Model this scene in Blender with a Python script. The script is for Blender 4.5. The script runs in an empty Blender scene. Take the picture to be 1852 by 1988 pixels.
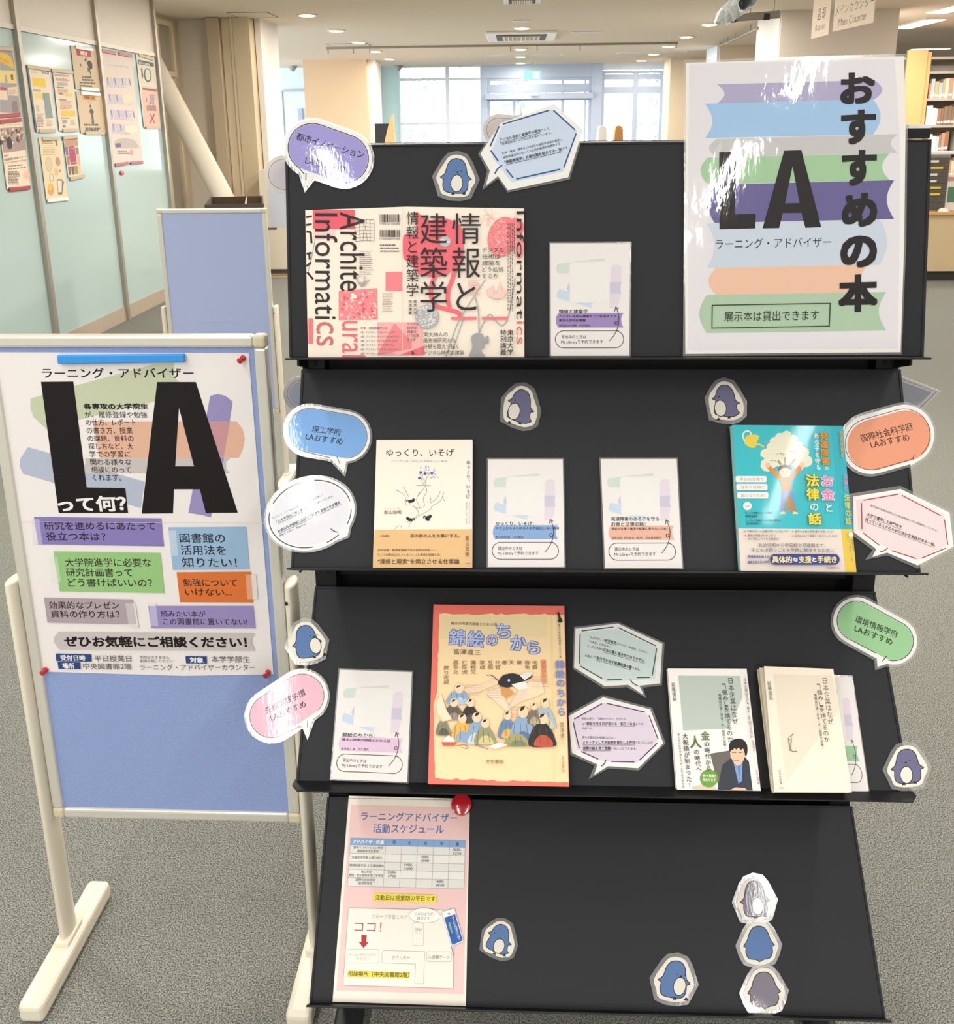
import bpy, math, random
from mathutils import Vector, Matrix

# ------------------------------------------------------------------ camera
C = bpy.context.scene
EYE = 1.6
FPX, PCX, PCY = 1790.0, 926.0, 728.0          # focal length and principal point of the cropped photo (1852 x 1988)
PITCH, ROLL = math.radians(15.06), math.radians(-0.6)
IW, IH = 1852.0, 1988.0
_sp, _cp, _sr, _cr = math.sin(PITCH), math.cos(PITCH), math.sin(ROLL), math.cos(ROLL)
R0 = Matrix(((1, 0, 0), (0, -_sp, -_cp), (0, _cp, -_sp)))
RC = Matrix(((_cr, -_sr, 0), (_sr, _cr, 0), (0, 0, 1))) @ R0      # rows: right, down, forward
RCT = RC.transposed()
CAM = Vector((0, 0, EYE))
cam_data = bpy.data.cameras.new('camera')
cam = bpy.data.objects.new('camera', cam_data)
C.collection.objects.link(cam)
right, down, fwd = Vector(RC[0]), Vector(RC[1]), Vector(RC[2])
cam.matrix_world = Matrix((
    (right.x, -down.x, -fwd.x, CAM.x), (right.y, -down.y, -fwd.y, CAM.y), (right.z, -down.z, -fwd.z, CAM.z), (0, 0, 0, 1)))
cam_data.sensor_fit = 'VERTICAL'
cam_data.sensor_height = 36.0
cam_data.lens = 36.0 * FPX / IH
cam_data.shift_x = 0.0
cam_data.shift_y = -(IH / 2 - PCY) / IH          # the photograph is cropped, so the optical axis sits above its middle
cam_data.clip_start = 0.02
cam_data.clip_end = 300
C.camera = cam

# ------------------------------------------------------------------ view, world, lights
C.view_settings.view_transform = 'Standard'
C.view_settings.look = 'None'
C.view_settings.gamma = 1.0
C.view_settings.use_curve_mapping = False
C.view_settings.exposure = 0.28
C.cycles.use_denoising = True
C.cycles.max_bounces = 8
C.cycles.diffuse_bounces = 4
C.cycles.transparent_max_bounces = 16
C.cycles.sample_clamp_indirect = 6.0
C.cycles.caustics_reflective = False
C.cycles.caustics_refractive = False

ROOM_YAW = math.radians(-2.6)                     # the hall runs 2.6 degrees to the right of the view
RM = Matrix.Rotation(ROOM_YAW, 4, 'Z')
RMI = RM.inverted()
CEIL = 2.8

w = bpy.data.worlds.new('sky')
C.world = w
w.use_nodes = True
bgn = w.node_tree.nodes['Background']
bgn.inputs[0].default_value = (0.86, 0.94, 1.0, 1)
bgn.inputs[1].default_value = 7.0

WARM = (1.0, 0.93, 0.84)
COOL = (0.93, 0.97, 1.0)


def area_light(name, rx, ry, z, sx, sy, power, color, rot=None, shape='RECTANGLE'):
    d = bpy.data.lights.new(name, 'AREA')
    d.shape = shape
    d.size, d.size_y = sx, sy
    d.energy, d.color = power, color
    o = bpy.data.objects.new(name, d)
    C.collection.objects.link(o)
    o.matrix_world = RM @ Matrix.Translation((rx, ry, z)) @ (rot or Matrix.Identity(4))
    return o


# recessed strip lights of the ceiling over and behind the viewer, 1.2 m long, running along the hall
STRIPS = [(x, y) for y in (-4.5, -2.7, -0.9, 0.9) for x in (-1.0, 1.25)] + [(x, y) for y in (-3.6, 0.0) for x in (-2.9, 3.4)]
for x, y in STRIPS:
    area_light('strip_lamp', x, y, CEIL - 0.014, 0.07, 1.2, {-4.5: 62.0, -2.7: 46.0, -0.9: 18.0, 0.9: 13.0}.get(y, 26.0), (1.0, 0.98, 0.955))
for x, y in [(-1.1, 4.2), (1.3, 4.2), (-1.1, 7.6), (0.6, 8.6), (-1.1, 12.5), (1.3, 12.5), (5.4, 6.0), (5.6, 11.0), (-1.1, 16.4), (1.3, 16.4)]:  # added fill lamps that brighten the hall; the ceiling has no fittings here
    area_light('added_fill_lamp', x, y, CEIL - 0.012, 0.5, 0.5, 72.0, WARM, shape='DISK')
# the warm downlights of the hall's ceiling grid
DOWN = [(-2.3, 8.98)] + [(-2.3, 10.66 + 1.685 * i) for i in range(5)] + [(0.05, 12.37 + 1.66 * i) for i in range(5)] + [(2.375, 8.99), (2.375, 10.63)] + [(2.375, 12.28 + 1.62 * i) for i in range(5)]
for x, y in DOWN:
    area_light('downlight_and_fill', x, y, CEIL - 0.022, 0.16, 0.16, 9.0, (1.0, 0.88, 0.72), shape='DISK')
for x, y in [(-2.3, 2.38), (2.38, 2.38)]:  # two added fill lamps, put in to brighten the rear notice board
    area_light('downlight_and_fill', x, y, CEIL - 0.012, 0.3, 0.3, 24.0, WARM, shape='DISK')
for x, y in [(4.7, 11.7), (5.6, 8.3)]:
    area_light('panel_lamp', x, y, CEIL - 0.03, 0.4, 0.9, 34.0, (1.0, 0.96, 0.9))

# ------------------------------------------------------------------ helpers: colour and materials


def lin(h):
    h = h.lstrip('#')
    out = []
    for i in (0, 2, 4):
        c = int(h[i:i + 2], 16) / 255.0
        out.append(c / 12.92 if c <= 0.04045 else ((c + 0.055) / 1.055) ** 2.4)
    return out


MATS = {}


def nm(m):
    return m.node_tree.nodes, m.node_tree.links


def pmat(name, color, rough=0.55, metal=0.0, spec=0.4, coat=0.0, bump=None, speckle=None, k=0.88):
    """Principled material; bump = (noise scale, strength), speckle = (noise scale, second colour)."""
    if name in MATS:
        return MATS[name]
    m = bpy.data.materials.new(name)
    m.use_nodes = True
    n, l = nm(m)
    b = n['Principled BSDF']
    c = [x * k for x in lin(color)]
    b.inputs['Base Color'].default_value = (*c, 1)
    b.inputs['Roughness'].default_value = rough
    b.inputs['Metallic'].default_value = metal
    b.inputs['Specular IOR Level'].default_value = spec
    b.inputs['Coat Weight'].default_value = coat
    b.inputs['Coat Roughness'].default_value = 0.08
    tc = n.new('ShaderNodeTexCoord')
    if speckle:
        ns = n.new('ShaderNodeTexNoise')
        ns.inputs['Scale'].default_value = speckle[0]
        ns.inputs['Detail'].default_value = 5
        ns.inputs['Roughness'].default_value = 0.65
        ra = n.new('ShaderNodeValToRGB')
        ra.color_ramp.elements[0].position = 0.41
        ra.color_ramp.elements[1].position = 0.60
        ra.color_ramp.elements[0].color = (*c, 1)
        ra.color_ramp.elements[1].color = (*[x * k for x in lin(speckle[1])], 1)
        l.new(tc.outputs['Object'], ns.inputs['Vector'])
        l.new(ns.outputs['Fac'], ra.inputs['Fac'])
        l.new(ra.outputs['Color'], b.inputs['Base Color'])
    if bump:
        nb = n.new('ShaderNodeTexNoise')
        nb.inputs['Scale'].default_value = bump[0]
        nb.inputs['Detail'].default_value = 4
        bu = n.new('ShaderNodeBump')
        bu.inputs['Strength'].default_value = bump[1]
        bu.inputs['Distance'].default_value = 0.002
        l.new(tc.outputs['Object'], nb.inputs['Vector'])
        l.new(nb.outputs['Fac'], bu.inputs['Height'])
        l.new(bu.outputs['Normal'], b.inputs['Normal'])
    MATS[name] = m
    return m


def ink(h, gloss=None):
    """Printed colour; gloss = 'lam' (small laminated sheet), 'poster' (big laminated sheet), 'jacket' (shiny book jacket)."""
    if gloss is None:
        return pmat('print_' + h.lstrip('#'), h, rough=0.5, spec=0.25)
    name = gloss + '_print_' + h.lstrip('#')
    if name in MATS:
        return MATS[name]
    m = pmat(name, h, rough=0.5, spec=0.2, k=0.75)
    n, l = nm(m)
    b = n['Principled BSDF']
    sc, st, ro, wt = {'lam': (300.0, 0.05, 0.025, 0.28), 'poster': (60.0, 0.24, 0.04, 0.8), 'jacket': (24.0, 0.10, 0.05, 0.16)}[gloss]
    b.inputs['Coat Weight'].default_value = wt
    b.inputs['Coat Roughness'].default_value = ro
    tc = n.new('ShaderNodeTexCoord')
    mp = n.new('ShaderNodeMapping')
    mp.inputs['Scale'].default_value = (1.0, 0.4, 1.0)
    nb = n.new('ShaderNodeTexNoise')
    nb.inputs['Scale'].default_value = sc
    nb.inputs['Detail'].default_value = 3
    bu = n.new('ShaderNodeBump')
    bu.inputs['Strength'].default_value = st
    bu.inputs['Distance'].default_value = 0.001
    l.new(tc.outputs['Object'], mp.inputs['Vector'])
    l.new(mp.outputs['Vector'], nb.inputs['Vector'])
    l.new(nb.outputs['Fac'], bu.inputs['Height'])
    l.new(bu.outputs['Normal'], b.inputs['Coat Normal'])
    return m


def emat(name, color, strength):
    if name in MATS:
        return MATS[name]
    m = bpy.data.materials.new(name)
    m.use_nodes = True
    b = m.node_tree.nodes['Principled BSDF']
    c = lin(color)
    b.inputs['Base Color'].default_value = (*c, 1)
    b.inputs['Emission Color'].default_value = (*c, 1)
    b.inputs['Emission Strength'].default_value = strength
    MATS[name] = m
    return m


def film_mat(name, rough, haze, bumpscale, bumpstr, refl=0.05):
    """Clear laminating film or window glass: see-through, a little haze, glossy."""
    if name in MATS:
        return MATS[name]
    m = bpy.data.materials.new(name)
    m.use_nodes = True
    n, l = nm(m)
    n.remove(n['Principled BSDF'])
    out = n['Material Output']
    tr = n.new('ShaderNodeBsdfTransparent')
    gl = n.new('ShaderNodeBsdfGlossy')
    gl.inputs['Roughness'].default_value = rough
    df = n.new('ShaderNodeBsdfDiffuse')
    df.inputs['Color'].default_value = (0.8, 0.8, 0.8, 1)
    fr = n.new('ShaderNodeFresnel')
    fr.inputs['IOR'].default_value = 1.5
    ad = n.new('ShaderNodeMath')
    ad.operation = 'ADD'
    ad.inputs[1].default_value = refl - 0.04
    m1 = n.new('ShaderNodeMixShader')
    m2 = n.new('ShaderNodeMixShader')
    m2.inputs[0].default_value = haze
    l.new(fr.outputs[0], ad.inputs[0])
    l.new(ad.outputs[0], m1.inputs[0])
    l.new(tr.outputs[0], m1.inputs[1])
    l.new(gl.outputs[0], m1.inputs[2])
    l.new(m1.outputs[0], m2.inputs[1])
    l.new(df.outputs[0], m2.inputs[2])
    l.new(m2.outputs[0], out.inputs['Surface'])
    if bumpstr:
        tc = n.new('ShaderNodeTexCoord')
        mp = n.new('ShaderNodeMapping')
        mp.inputs['Scale'].default_value = (1.0, 0.35, 1.0)
        nb = n.new('ShaderNodeTexNoise')
        nb.inputs['Scale'].default_value = bumpscale
        nb.inputs['Detail'].default_value = 2
        bu = n.new('ShaderNodeBump')
        bu.inputs['Strength'].default_value = bumpstr
        bu.inputs['Distance'].default_value = 0.001
        l.new(tc.outputs['Object'], mp.inputs['Vector'])
        l.new(mp.outputs['Vector'], nb.inputs['Vector'])
        l.new(nb.outputs['Fac'], bu.inputs['Height'])
        l.new(bu.outputs['Normal'], gl.inputs['Normal'])
    MATS[name] = m
    return m


# ------------------------------------------------------------------ helpers: geometry


class MB:
    """Collects faces with materials and links them as one mesh object."""

    def __init__(self):
        self.v, self.f, self.mi, self.mats = [], [], [], []

    def m(self, mat):
        if mat not in self.mats:
            self.mats.append(mat)
        return self.mats.index(mat)

    def face(self, pts, mat):
        i = len(self.v)
        self.v.extend([tuple(p) for p in pts])
        self.f.append(tuple(range(i, i + len(pts))))
        self.mi.append(self.m(mat))

    def mesh(self, verts, faces, mat):
        i = len(self.v)
        self.v.extend([tuple(p) for p in verts])
        k = self.m(mat)
        for f in faces:
            self.f.append(tuple(i + j for j in f))
            self.mi.append(k)

    def box(self, x0, x1, y0, y1, z0, z1, mat, M=None):
        vs = [Vector((x, y, z)) for z in (z0, z1) for y in (y0, y1) for x in (x0, x1)]
        if M is not None:
            vs = [M @ p for p in vs]
        self.mesh(vs, [(0, 2, 3, 1), (4, 5, 7, 6), (0, 1, 5, 4), (2, 6, 7, 3), (0, 4, 6, 2), (1, 3, 7, 5)], mat)
        return self

    def prism(self, poly, w0, w1, mat, side=None, back=None, M=None):
        """poly: 2-D outline, counter-clockwise seen from +w; extruded from w0 (back) to w1 (front)."""
        n = len(poly)
        area = sum(poly[i][0] * poly[(i + 1) % n][1] - poly[(i + 1) % n][0] * poly[i][1] for i in range(n))
        if area < 0:
            poly = list(reversed(poly))
        a = [Vector((p[0], p[1], w0)) for p in poly]
        b = [Vector((p[0], p[1], w1)) for p in poly]
        if M is not None:
            a = [M @ p for p in a]
            b = [M @ p for p in b]
        i = len(self.v)
        self.v.extend([tuple(p) for p in a + b])
        self.f.append(tuple(i + n + j for j in range(n)))
        self.mi.append(self.m(mat))
        self.f.append(tuple(i + j for j in reversed(range(n))))
        self.mi.append(self.m(back or side or mat))
        ks = self.m(side or mat)
        for j in range(n):
            k = (j + 1) % n
            self.f.append((i + j, i + k, i + n + k, i + n + j))
            self.mi.append(ks)
        return self

    def tube(self, p, q, r, mat, n=20, r2=None, flat=None):
        p, q = Vector(p), Vector(q)
        d = (q - p).normalized()
        s = d.cross(Vector((0, 0, 1)))
        if s.length < 1e-4:
            s = Vector((1, 0, 0))
        s.normalize()
        t = s.cross(d)
        r2 = r if r2 is None else r2
        fl = flat or 1.0
        vs = []
        for c, rr in ((p, r), (q, r2)):
            for k in range(n):
                a = 2 * math.pi * k / n
                vs.append(c + s * (rr * math.cos(a)) + t * (rr * fl * math.sin(a)))
        fs = [(k, (k + 1) % n, n + (k + 1) % n, n + k) for k in range(n)]
        fs.append(tuple(reversed(range(n))))
        fs.append(tuple(range(n, 2 * n)))
        self.mesh(vs, fs, mat)
        return self

    def lathe(self, prof, mat, M=None, n=24):
        vs, fs = [], []
        for r, z in prof:
            for k in range(n):
                a = 2 * math.pi * k / n
                p = Vector((r * math.cos(a), r * math.sin(a), z))
                vs.append(M @ p if M is not None else p)
        for i in range(len(prof) - 1):
            for k in range(n):
                fs.append((i * n + k, i * n + (k + 1) % n, (i + 1) * n + (k + 1) % n, (i + 1) * n + k))
        fs.append(tuple(reversed(range(n))))
        fs.append(tuple((len(prof) - 1) * n + k for k in range(n)))
        self.mesh(vs, fs, mat)
        return self

    def build(self, name, parent=None, bevel=0.0, smooth=False, M=None):
        me = bpy.data.meshes.new(name)
        me.from_pydata(self.v, [], self.f)
        for mt in self.mats:
            me.materials.append(mt)
        me.polygons.foreach_set('material_index', self.mi)
        if smooth:
            me.polygons.foreach_set('use_smooth', [True] * len(me.polygons))
        me.update()
        o = bpy.data.objects.new(name, me)
        C.collection.objects.link(o)
        if parent is not None:
            o.parent = parent
        if M is not None:
            o.matrix_local = M
        if bevel:
            b = o.modifiers.new('soft_edges', 'BEVEL')
            b.width, b.segments, b.limit_method = bevel, 3, 'ANGLE'
            b.angle_limit = math.radians(50)
        if smooth:
            e = o.modifiers.new('edge_split', 'EDGE_SPLIT')
            e.split_angle = math.radians(40)
        return o


def tag(o, label, cat, group=None):
    o['label'] = label
    o['category'] = cat
    if group:
        o['group'] = group
    return o


def thing(name, label, cat, M=None, group=None):
    o = bpy.data.objects.new(name, None)
    o.empty_display_size = 0.05
    C.collection.objects.link(o)
    if M is not None:
        o.matrix_world = M
    return tag(o, label, cat, group)


def struct(mb, name, M=None, bevel=0.0, label=None, smooth=False):
    o = mb.build(name, None, bevel, smooth, M)
    o['kind'] = 'structure'
    if label:
        o['label'] = label
    return o


def ray(x, y):
    return RCT @ Vector(((x - PCX) / FPX, (y - PCY) / FPX, 1.0))


class Frame:
    """A plane in the hall: origin, right, up and the normal towards the viewer."""

    def __init__(self, O, U, V):
        self.O, self.U, self.V = Vector(O), Vector(U).normalized(), Vector(V).normalized()
        self.N = self.U.cross(self.V).normalized()

    def hit(self, x, y, wz=0.0):
        d = ray(x, y)
        t = (self.O + self.N * wz - CAM).dot(self.N) / d.dot(self.N)
        q = CAM + d * t - self.O
        return Vector((q.dot(self.U), q.dot(self.V)))

    def mat(self, u, v, wz=0.0):
        p = self.O + self.U * u + self.V * v + self.N * wz
        U, V, N = self.U, self.V, self.N
        return Matrix(((U.x, V.x, N.x, p.x), (U.y, V.y, N.y, p.y), (U.z, V.z, N.z, p.z), (0, 0, 0, 1)))


def room_hit(x, y, axis, val):
    """Where the line of sight through a photo point meets a plane of the hall (hall coordinates)."""
    d = RMI.to_3x3() @ ray(x, y)
    i = 'xyz'.index(axis)
    t = (val - (EYE if i == 2 else 0.0)) / d[i]
    return d * t + Vector((0, 0, EYE))


GLYPH = {}


def glyphs(s, bold):
    key = (s, bold)
    if key not in GLYPH:
        cu = bpy.data.curves.new('lettering', 'FONT')
        cu.body = s
        cu.resolution_u = 3
        cu.offset = bold
        cu.fill_mode = 'FRONT'
        ob = bpy.data.objects.new('lettering', cu)
        me = bpy.data.meshes.new_from_object(ob)
        vs = [(p.co.x, p.co.y) for p in me.vertices]
        fs = [tuple(p.vertices) for p in me.polygons]
        bpy.data.objects.remove(ob)
        bpy.data.curves.remove(cu)
        bpy.data.meshes.remove(me)
        GLYPH[key] = (vs, fs)
    return GLYPH[key]


def smooth_loop(pts, sub=4, closed=True):
    out, n = [], len(pts)
    rng = range(n) if closed else range(n - 1)
    for i in rng:
        if closed:
            p0, p1, p2, p3 = pts[(i - 1) % n], pts[i], pts[(i + 1) % n], pts[(i + 2) % n]
        else:
            p0, p1, p2, p3 = pts[max(i - 1, 0)], pts[i], pts[i + 1], pts[min(i + 2, n - 1)]
        for k in range(sub):
            t = k / sub
            out.append(tuple(0.5 * (2 * b + (c - a) * t + (2 * a - 5 * b + 4 * c - d) * t * t + (3 * b - a - 3 * c + d) * t ** 3)
                             for a, b, c, d in zip(p0, p1, p2, p3)))
    if not closed:
        out.append(tuple(pts[-1]))
    return out


STEP = 0.00002


class Sheet:
    """A printed sheet lying on a Frame. Art coordinates are read off the photograph (through a crop or a unit square)
    and meet the sheet's own plane, so the print lies on the sheet at its real size."""

    def __init__(self, name, label, cat, frame, w0, outline, thick=0.0006, paper='#fbf7f2', group=None, crop=None, part='sheet',
                 side=None, gloss=None):
        self.gloss = gloss
        self.fr, self.w0 = frame, w0
        self.cr = crop or (0, 0, 1.0)
        self.unit = None
        uv = [self._raw(p) for p in outline]
        self.uc = sum(p.x for p in uv) / len(uv)
        self.vc = min(p.y for p in uv)
        self.root = thing(name, label, cat, frame.mat(self.uc, self.vc, w0), group)
        self.mb = MB()
        self.t = thick
        self.k = 0
        self.part = part
        self.paper = paper
        self.outline = [self.loc(p) for p in outline]
        self.mb.prism(self.outline, 0.0, thick, ink(paper, gloss), side=ink(side or paper, gloss))

    def _raw(self, p):
        return self.fr.hit(self.cr[0] + p[0] / self.cr[2], self.cr[1] + p[1] / self.cr[2], self.w0)

    def quad(self, corners):
        """Use unit-square coordinates spanned by four photo points (top left, top right, bottom right, bottom left)."""
        self.unit = None
        self.unit = [self.loc(p) for p in corners]

    def loc(self, p):
        if self.unit:
            a, b, c, d = self.unit
            x, y = p
            q = (a * (1 - x) + b * x) * (1 - y) + (d * (1 - x) + c * x) * y
            return Vector(q)
        q = self._raw(p)
        return Vector((q.x - self.uc, q.y - self.vc))

    hold, sub = False, 0

    def z(self):
        """Height of the next layer of ink; hold keeps many small marks within one layer, a hair apart."""
        if self.hold:
            self.sub += 1
        else:
            self.k += 1 + math.ceil(self.sub * 3e-6 / STEP)
            self.sub = 0
        return self.t + self.k * STEP + self.sub * 3e-6

    def poly(self, pts, col, smooth=0, raw=False):
        if smooth:
            pts = smooth_loop(pts, smooth)
        q = [Vector(p) if raw else self.loc(p) for p in pts]
        n = len(q)
        if sum(q[i].x * q[(i + 1) % n].y - q[(i + 1) % n].x * q[i].y for i in range(n)) < 0:
            q.reverse()
        z = self.z()
        self.mb.face([(p.x, p.y, z) for p in q], ink(col, self.gloss))

    def rect(self, x0, y0, x1, y1, col):
        self.poly([(x0, y0), (x1, y0), (x1, y1), (x0, y1)], col)

    def rrect(self, x0, y0, x1, y1, r, col, ry=None):
        self.poly(self.rr(x0, y0, x1, y1, r, ry), col)

    @staticmethod
    def rr(x0, y0, x1, y1, r, ry=None):
        ry = ry or r
        out = []
        for cx, cy, a0 in ((x1 - r, y0 + ry, -90), (x1 - r, y1 - ry, 0), (x0 + r, y1 - ry, 90), (x0 + r, y0 + ry, 180)):
            for k in range(7):
                a = math.radians(a0 + 15 * k)
                out.append((cx + r * math.cos(a), cy + ry * math.sin(a)))
        return out

    def ell(self, cx, cy, rx, ry, col, rot=0.0, n=28):
        c, s = math.cos(math.radians(rot)), math.sin(math.radians(rot))
        self.poly([(cx + rx * math.cos(a) * c - ry * math.sin(a) * s, cy + rx * math.cos(a) * s + ry * math.sin(a) * c)
                   for a in [2 * math.pi * k / n for k in range(n)]], col)

    def stroke(self, pts, wd, col, closed=False, smooth=0):
        if smooth:
            pts = smooth_loop(pts, smooth, closed)
        q = [self.loc(p) for p in pts]
        a = self.loc(pts[0])
        # width given in art units: measured against one art unit at the first point
        d = self.loc((pts[0][0] + wd, pts[0][1])) - a
        h = d.length / 2
        n = len(q)
        L, Rr = [], []
        for i in range(n):
            e1 = q[i] - q[(i - 1) % n] if (closed or i > 0) else q[1] - q[0]
            e2 = q[(i + 1) % n] - q[i] if (closed or i < n - 1) else q[n - 1] - q[n - 2]
            e1 = e1.normalized() if e1.length > 1e-9 else Vector((1, 0))
            e2 = e2.normalized() if e2.length > 1e-9 else e1
            n1, n2 = Vector((-e1.y, e1.x)), Vector((-e2.y, e2.x))
            nn = n1 + n2
            nn = nn.normalized() if nn.length > 1e-6 else n1
            nn = nn * (h / max(0.45, nn.dot(n1)))
            L.append(q[i] + nn)
            Rr.append(q[i] - nn)
        z = self.z()
        vs = [(p.x, p.y, z) for p in L] + [(p.x, p.y, z) for p in Rr]
        m = n if closed else n - 1
        self.mb.mesh(vs, [(i, n + i, n + (i + 1) % n, (i + 1) % n) for i in range(m)], ink(col, self.gloss))

    def text(self, s, a, b, h=None, col='#2b2626', bold=0.0):
        """A line of writing whose middle runs from a to b; h is the height of its ink (art units);
        heavier weights are printed several times over, shifted by a hair."""
        vs, fs = glyphs(s, 0.0)
        if not vs:
            return
        if bold < 0.009:
            bold = 0.0
        x0, x1 = min(p[0] for p in vs) - bold, max(p[0] for p in vs) + bold
        y0, y1 = min(p[1] for p in vs) - bold, max(p[1] for p in vs) + bold
        A, B = self.loc(a), self.loc(b)
        e = B - A
        L = e.length
        e.normalize()
        p = Vector((-e.y, e.x))
        sx = L / max(x1 - x0, 1e-6)
        if h:
            dx, dy = b[0] - a[0], b[1] - a[1]
            ln = math.hypot(dx, dy)
            hh = (self.loc((a[0] - dy / ln * h, a[1] + dx / ln * h)) - A).length
            sy = hh / max(y1 - y0, 1e-6)
        else:
            sy = sx
        ym = (y0 + y1) / 2
        z = self.z()
        g = [-1, 1] if bold < 0.03 else [-1, -0.33, 0.33, 1]
        bs = bold * (0.7 if bold < 0.03 else 1.0)
        shifts = [(bs * i, bs * j) for i in g for j in g if max(abs(i), abs(j)) == 1] if bold else [(0.0, 0.0)]
        self.sub += len(shifts) * 2
        for n_, (ox, oy) in enumerate(shifts):
            zz = z + n_ * 6e-6
            out = []
            for x, y in vs:
                q = A + e * ((x + ox - x0) * sx) + p * ((y + oy - ym) * sy)
                out.append((q.x, q.y, zz))
            self.mb.mesh(out, fs, ink(col, self.gloss))

    def vtext(self, s, a, b, wd, col='#2b2626', bold=0.0, fill=0.9):
        """A vertical column of characters from a (top) to b (bottom); wd is the column width."""
        n = len(s)
        rot = {'ー': 1, '「': 1, '」': 1, '（': 1, '）': 1, '―': 1}
        for i, ch in enumerate(s):
            if ch in ' 　':
                continue
            t0, t1 = (i + (1 - fill) / 2) / n, (i + (1 + fill) / 2) / n
            ax, ay = a[0] + (b[0] - a[0]) * t0, a[1] + (b[1] - a[1]) * t0
            bx, by = a[0] + (b[0] - a[0]) * t1, a[1] + (b[1] - a[1]) * t1
            cx, cy, ch_h = (ax + bx) / 2, (ay + by) / 2, math.hypot(bx - ax, by - ay)
            if ch in rot:
                self.text(ch, (ax, ay), (bx, by), wd * (0.2 if ch in 'ー―' else 0.6), col, bold)
                continue
            vs, fs = glyphs(ch, 0.0)
            gw = max(p[0] for p in vs) - min(p[0] for p in vs)
            gh = max(p[1] for p in vs) - min(p[1] for p in vs)
            w_ = wd * min(1.0, max(gw, 0.05) / 0.9)
            h_ = ch_h * min(1.0, max(gh, 0.05) / 0.9)
            if ch in '、。':
                cx, cy = cx + wd * 0.3, cy - ch_h * 0.3
            self.text(ch, (cx - w_ / 2, cy), (cx + w_ / 2, cy), h_, col, bold)

    def lines(self, x0, y0, x1, y1, n, col, wd, seed=1, slope=0.0):
        """Rows of print too small to read in the photograph."""
        r = random.Random(seed)
        self.z()
        self.hold = True
        for i in range(n):
            y = y0 + (y1 - y0) * i / max(n - 1, 1)
            x, e = x0, x0 + (x1 - x0) * r.uniform(0.7, 1.0)
            while x < e:
                q = min(e, x + (x1 - x0) * r.uniform(0.06, 0.2))
                self.stroke([(x, y + slope * (x - x0)), (q, y + slope * (q - x0))], wd, col)
                x = q + (x1 - x0) * 0.025
        self.hold = False

    def done(self, film=None, film_mat_=None):
        o = self.mb.build(self.part, self.root)
        if film:
            q = [Vector(p) if isinstance(p, Vector) else self.loc(p) for p in film]
            f = MB()
            # the clear film is wider than the paper; its margin shows around the print
            f.prism(q, -0.00035, -0.0001, film_mat_ or FILM)
            f.build('laminate_film', self.root)
        return self.root


FILM = film_mat('laminate_film', 0.13, 0.10, 260.0, 0.10, 0.07)
# ------------------------------------------------------------------ display rack
BLACK = pmat('black_steel', '#2b2c2f', 0.5, spec=0.14, bump=(900, 0.05))
BLACK2 = pmat('black_steel_frame', '#1b1b1e', 0.45, spec=0.25)
RACK_YAW = math.radians(-2.28)
RW = 0.900
RO = Vector((0.128, 0.0, 0.0))
RU = Vector((math.cos(RACK_YAW), math.sin(RACK_YAW), 0))
RB = Vector((-math.sin(RACK_YAW), math.cos(RACK_YAW), 0))      # away from the viewer
# (depth, height, tilt, panel height) of the four front shelves, top to bottom
SHELF = [(1.277, EYE - 0.318, 10.3, 0.300), (1.206, EYE - 0.617, 28.2, 0.297), (1.147, EYE - 0.944, 42.0, 0.299), (1.138, EYE - 1.340, 43.4, 0.298)]
MID = 1.405                                                     # middle of the double-sided rack

rack_M = Matrix.Translation(RO + RB * MID) @ Matrix.Rotation(RACK_YAW, 4, 'Z')
rack = thing('display_rack', 'double-sided black steel display rack with four sloping shelves, standing on the carpet', 'rack', rack_M)

HW = RW / 2
PF = []          # frames of the front panels' surfaces


def shelf_frame(i, back=False):
    y, z, t, h = SHELF[i]
    t = math.radians(t)
    O = RO + RB * y + Vector((0, 0, z))
    V = RB * math.sin(t) + Vector((0, 0, math.cos(t)))
    if back:
        O = RO + RB * (2 * MID - y) + Vector((0, 0, z))
        V = -RB * math.sin(t) + Vector((0, 0, math.cos(t)))
        return Frame(O, -RU, V)
    return Frame(O, RU, V)


rinv = rack_M.inverted()
for i in range(4):
    for back in (False, True):
        fr = shelf_frame(i, back)
        if not back:
            PF.append(fr)
        h = SHELF[i][3]
        M = rinv @ fr.mat(0, 0)
        m = MB()
        m.box(-HW, HW, 0, h, -0.010, 0.0, BLACK)
        # returned rims
        m.box(-HW, -HW + 0.004, 0, h, 0.0, 0.0016, BLACK)
        m.box(HW - 0.004, HW, 0, h, 0.0, 0.0016, BLACK)
        m.box(-HW, HW, h - 0.003, h, -0.018, 0.0016, BLACK)
        p = m.build('shelf_panel', rack, 0.0012, M=M)
        lip = MB()
        if i == 2 and not back:
            # this lip has been bent down; its front corners are cut off
            a = math.radians(33)
            L = Matrix.Translation((0, 0.009, 0)) @ Matrix.Rotation(a, 4, 'X')
            Q = L @ Matrix(((1, 0, 0, 0), (0, 0, 1, 0), (0, 1, 0, 0), (0, 0, 0, 1)))
            lip.prism([(-HW - 0.003, -0.004), (-HW - 0.003, 0.012), (-HW + 0.008, 0.028), (HW - 0.008, 0.028), (HW + 0.003, 0.012), (HW + 0.003, -0.004)], -0.002, 0.0, BLACK2, M=Q)
        else:
            lip.box(-HW, HW, -0.003, 0.0, -0.010, 0.026, BLACK2)
        lo = lip.build('shelf_lip', p, 0.0008)
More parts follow.
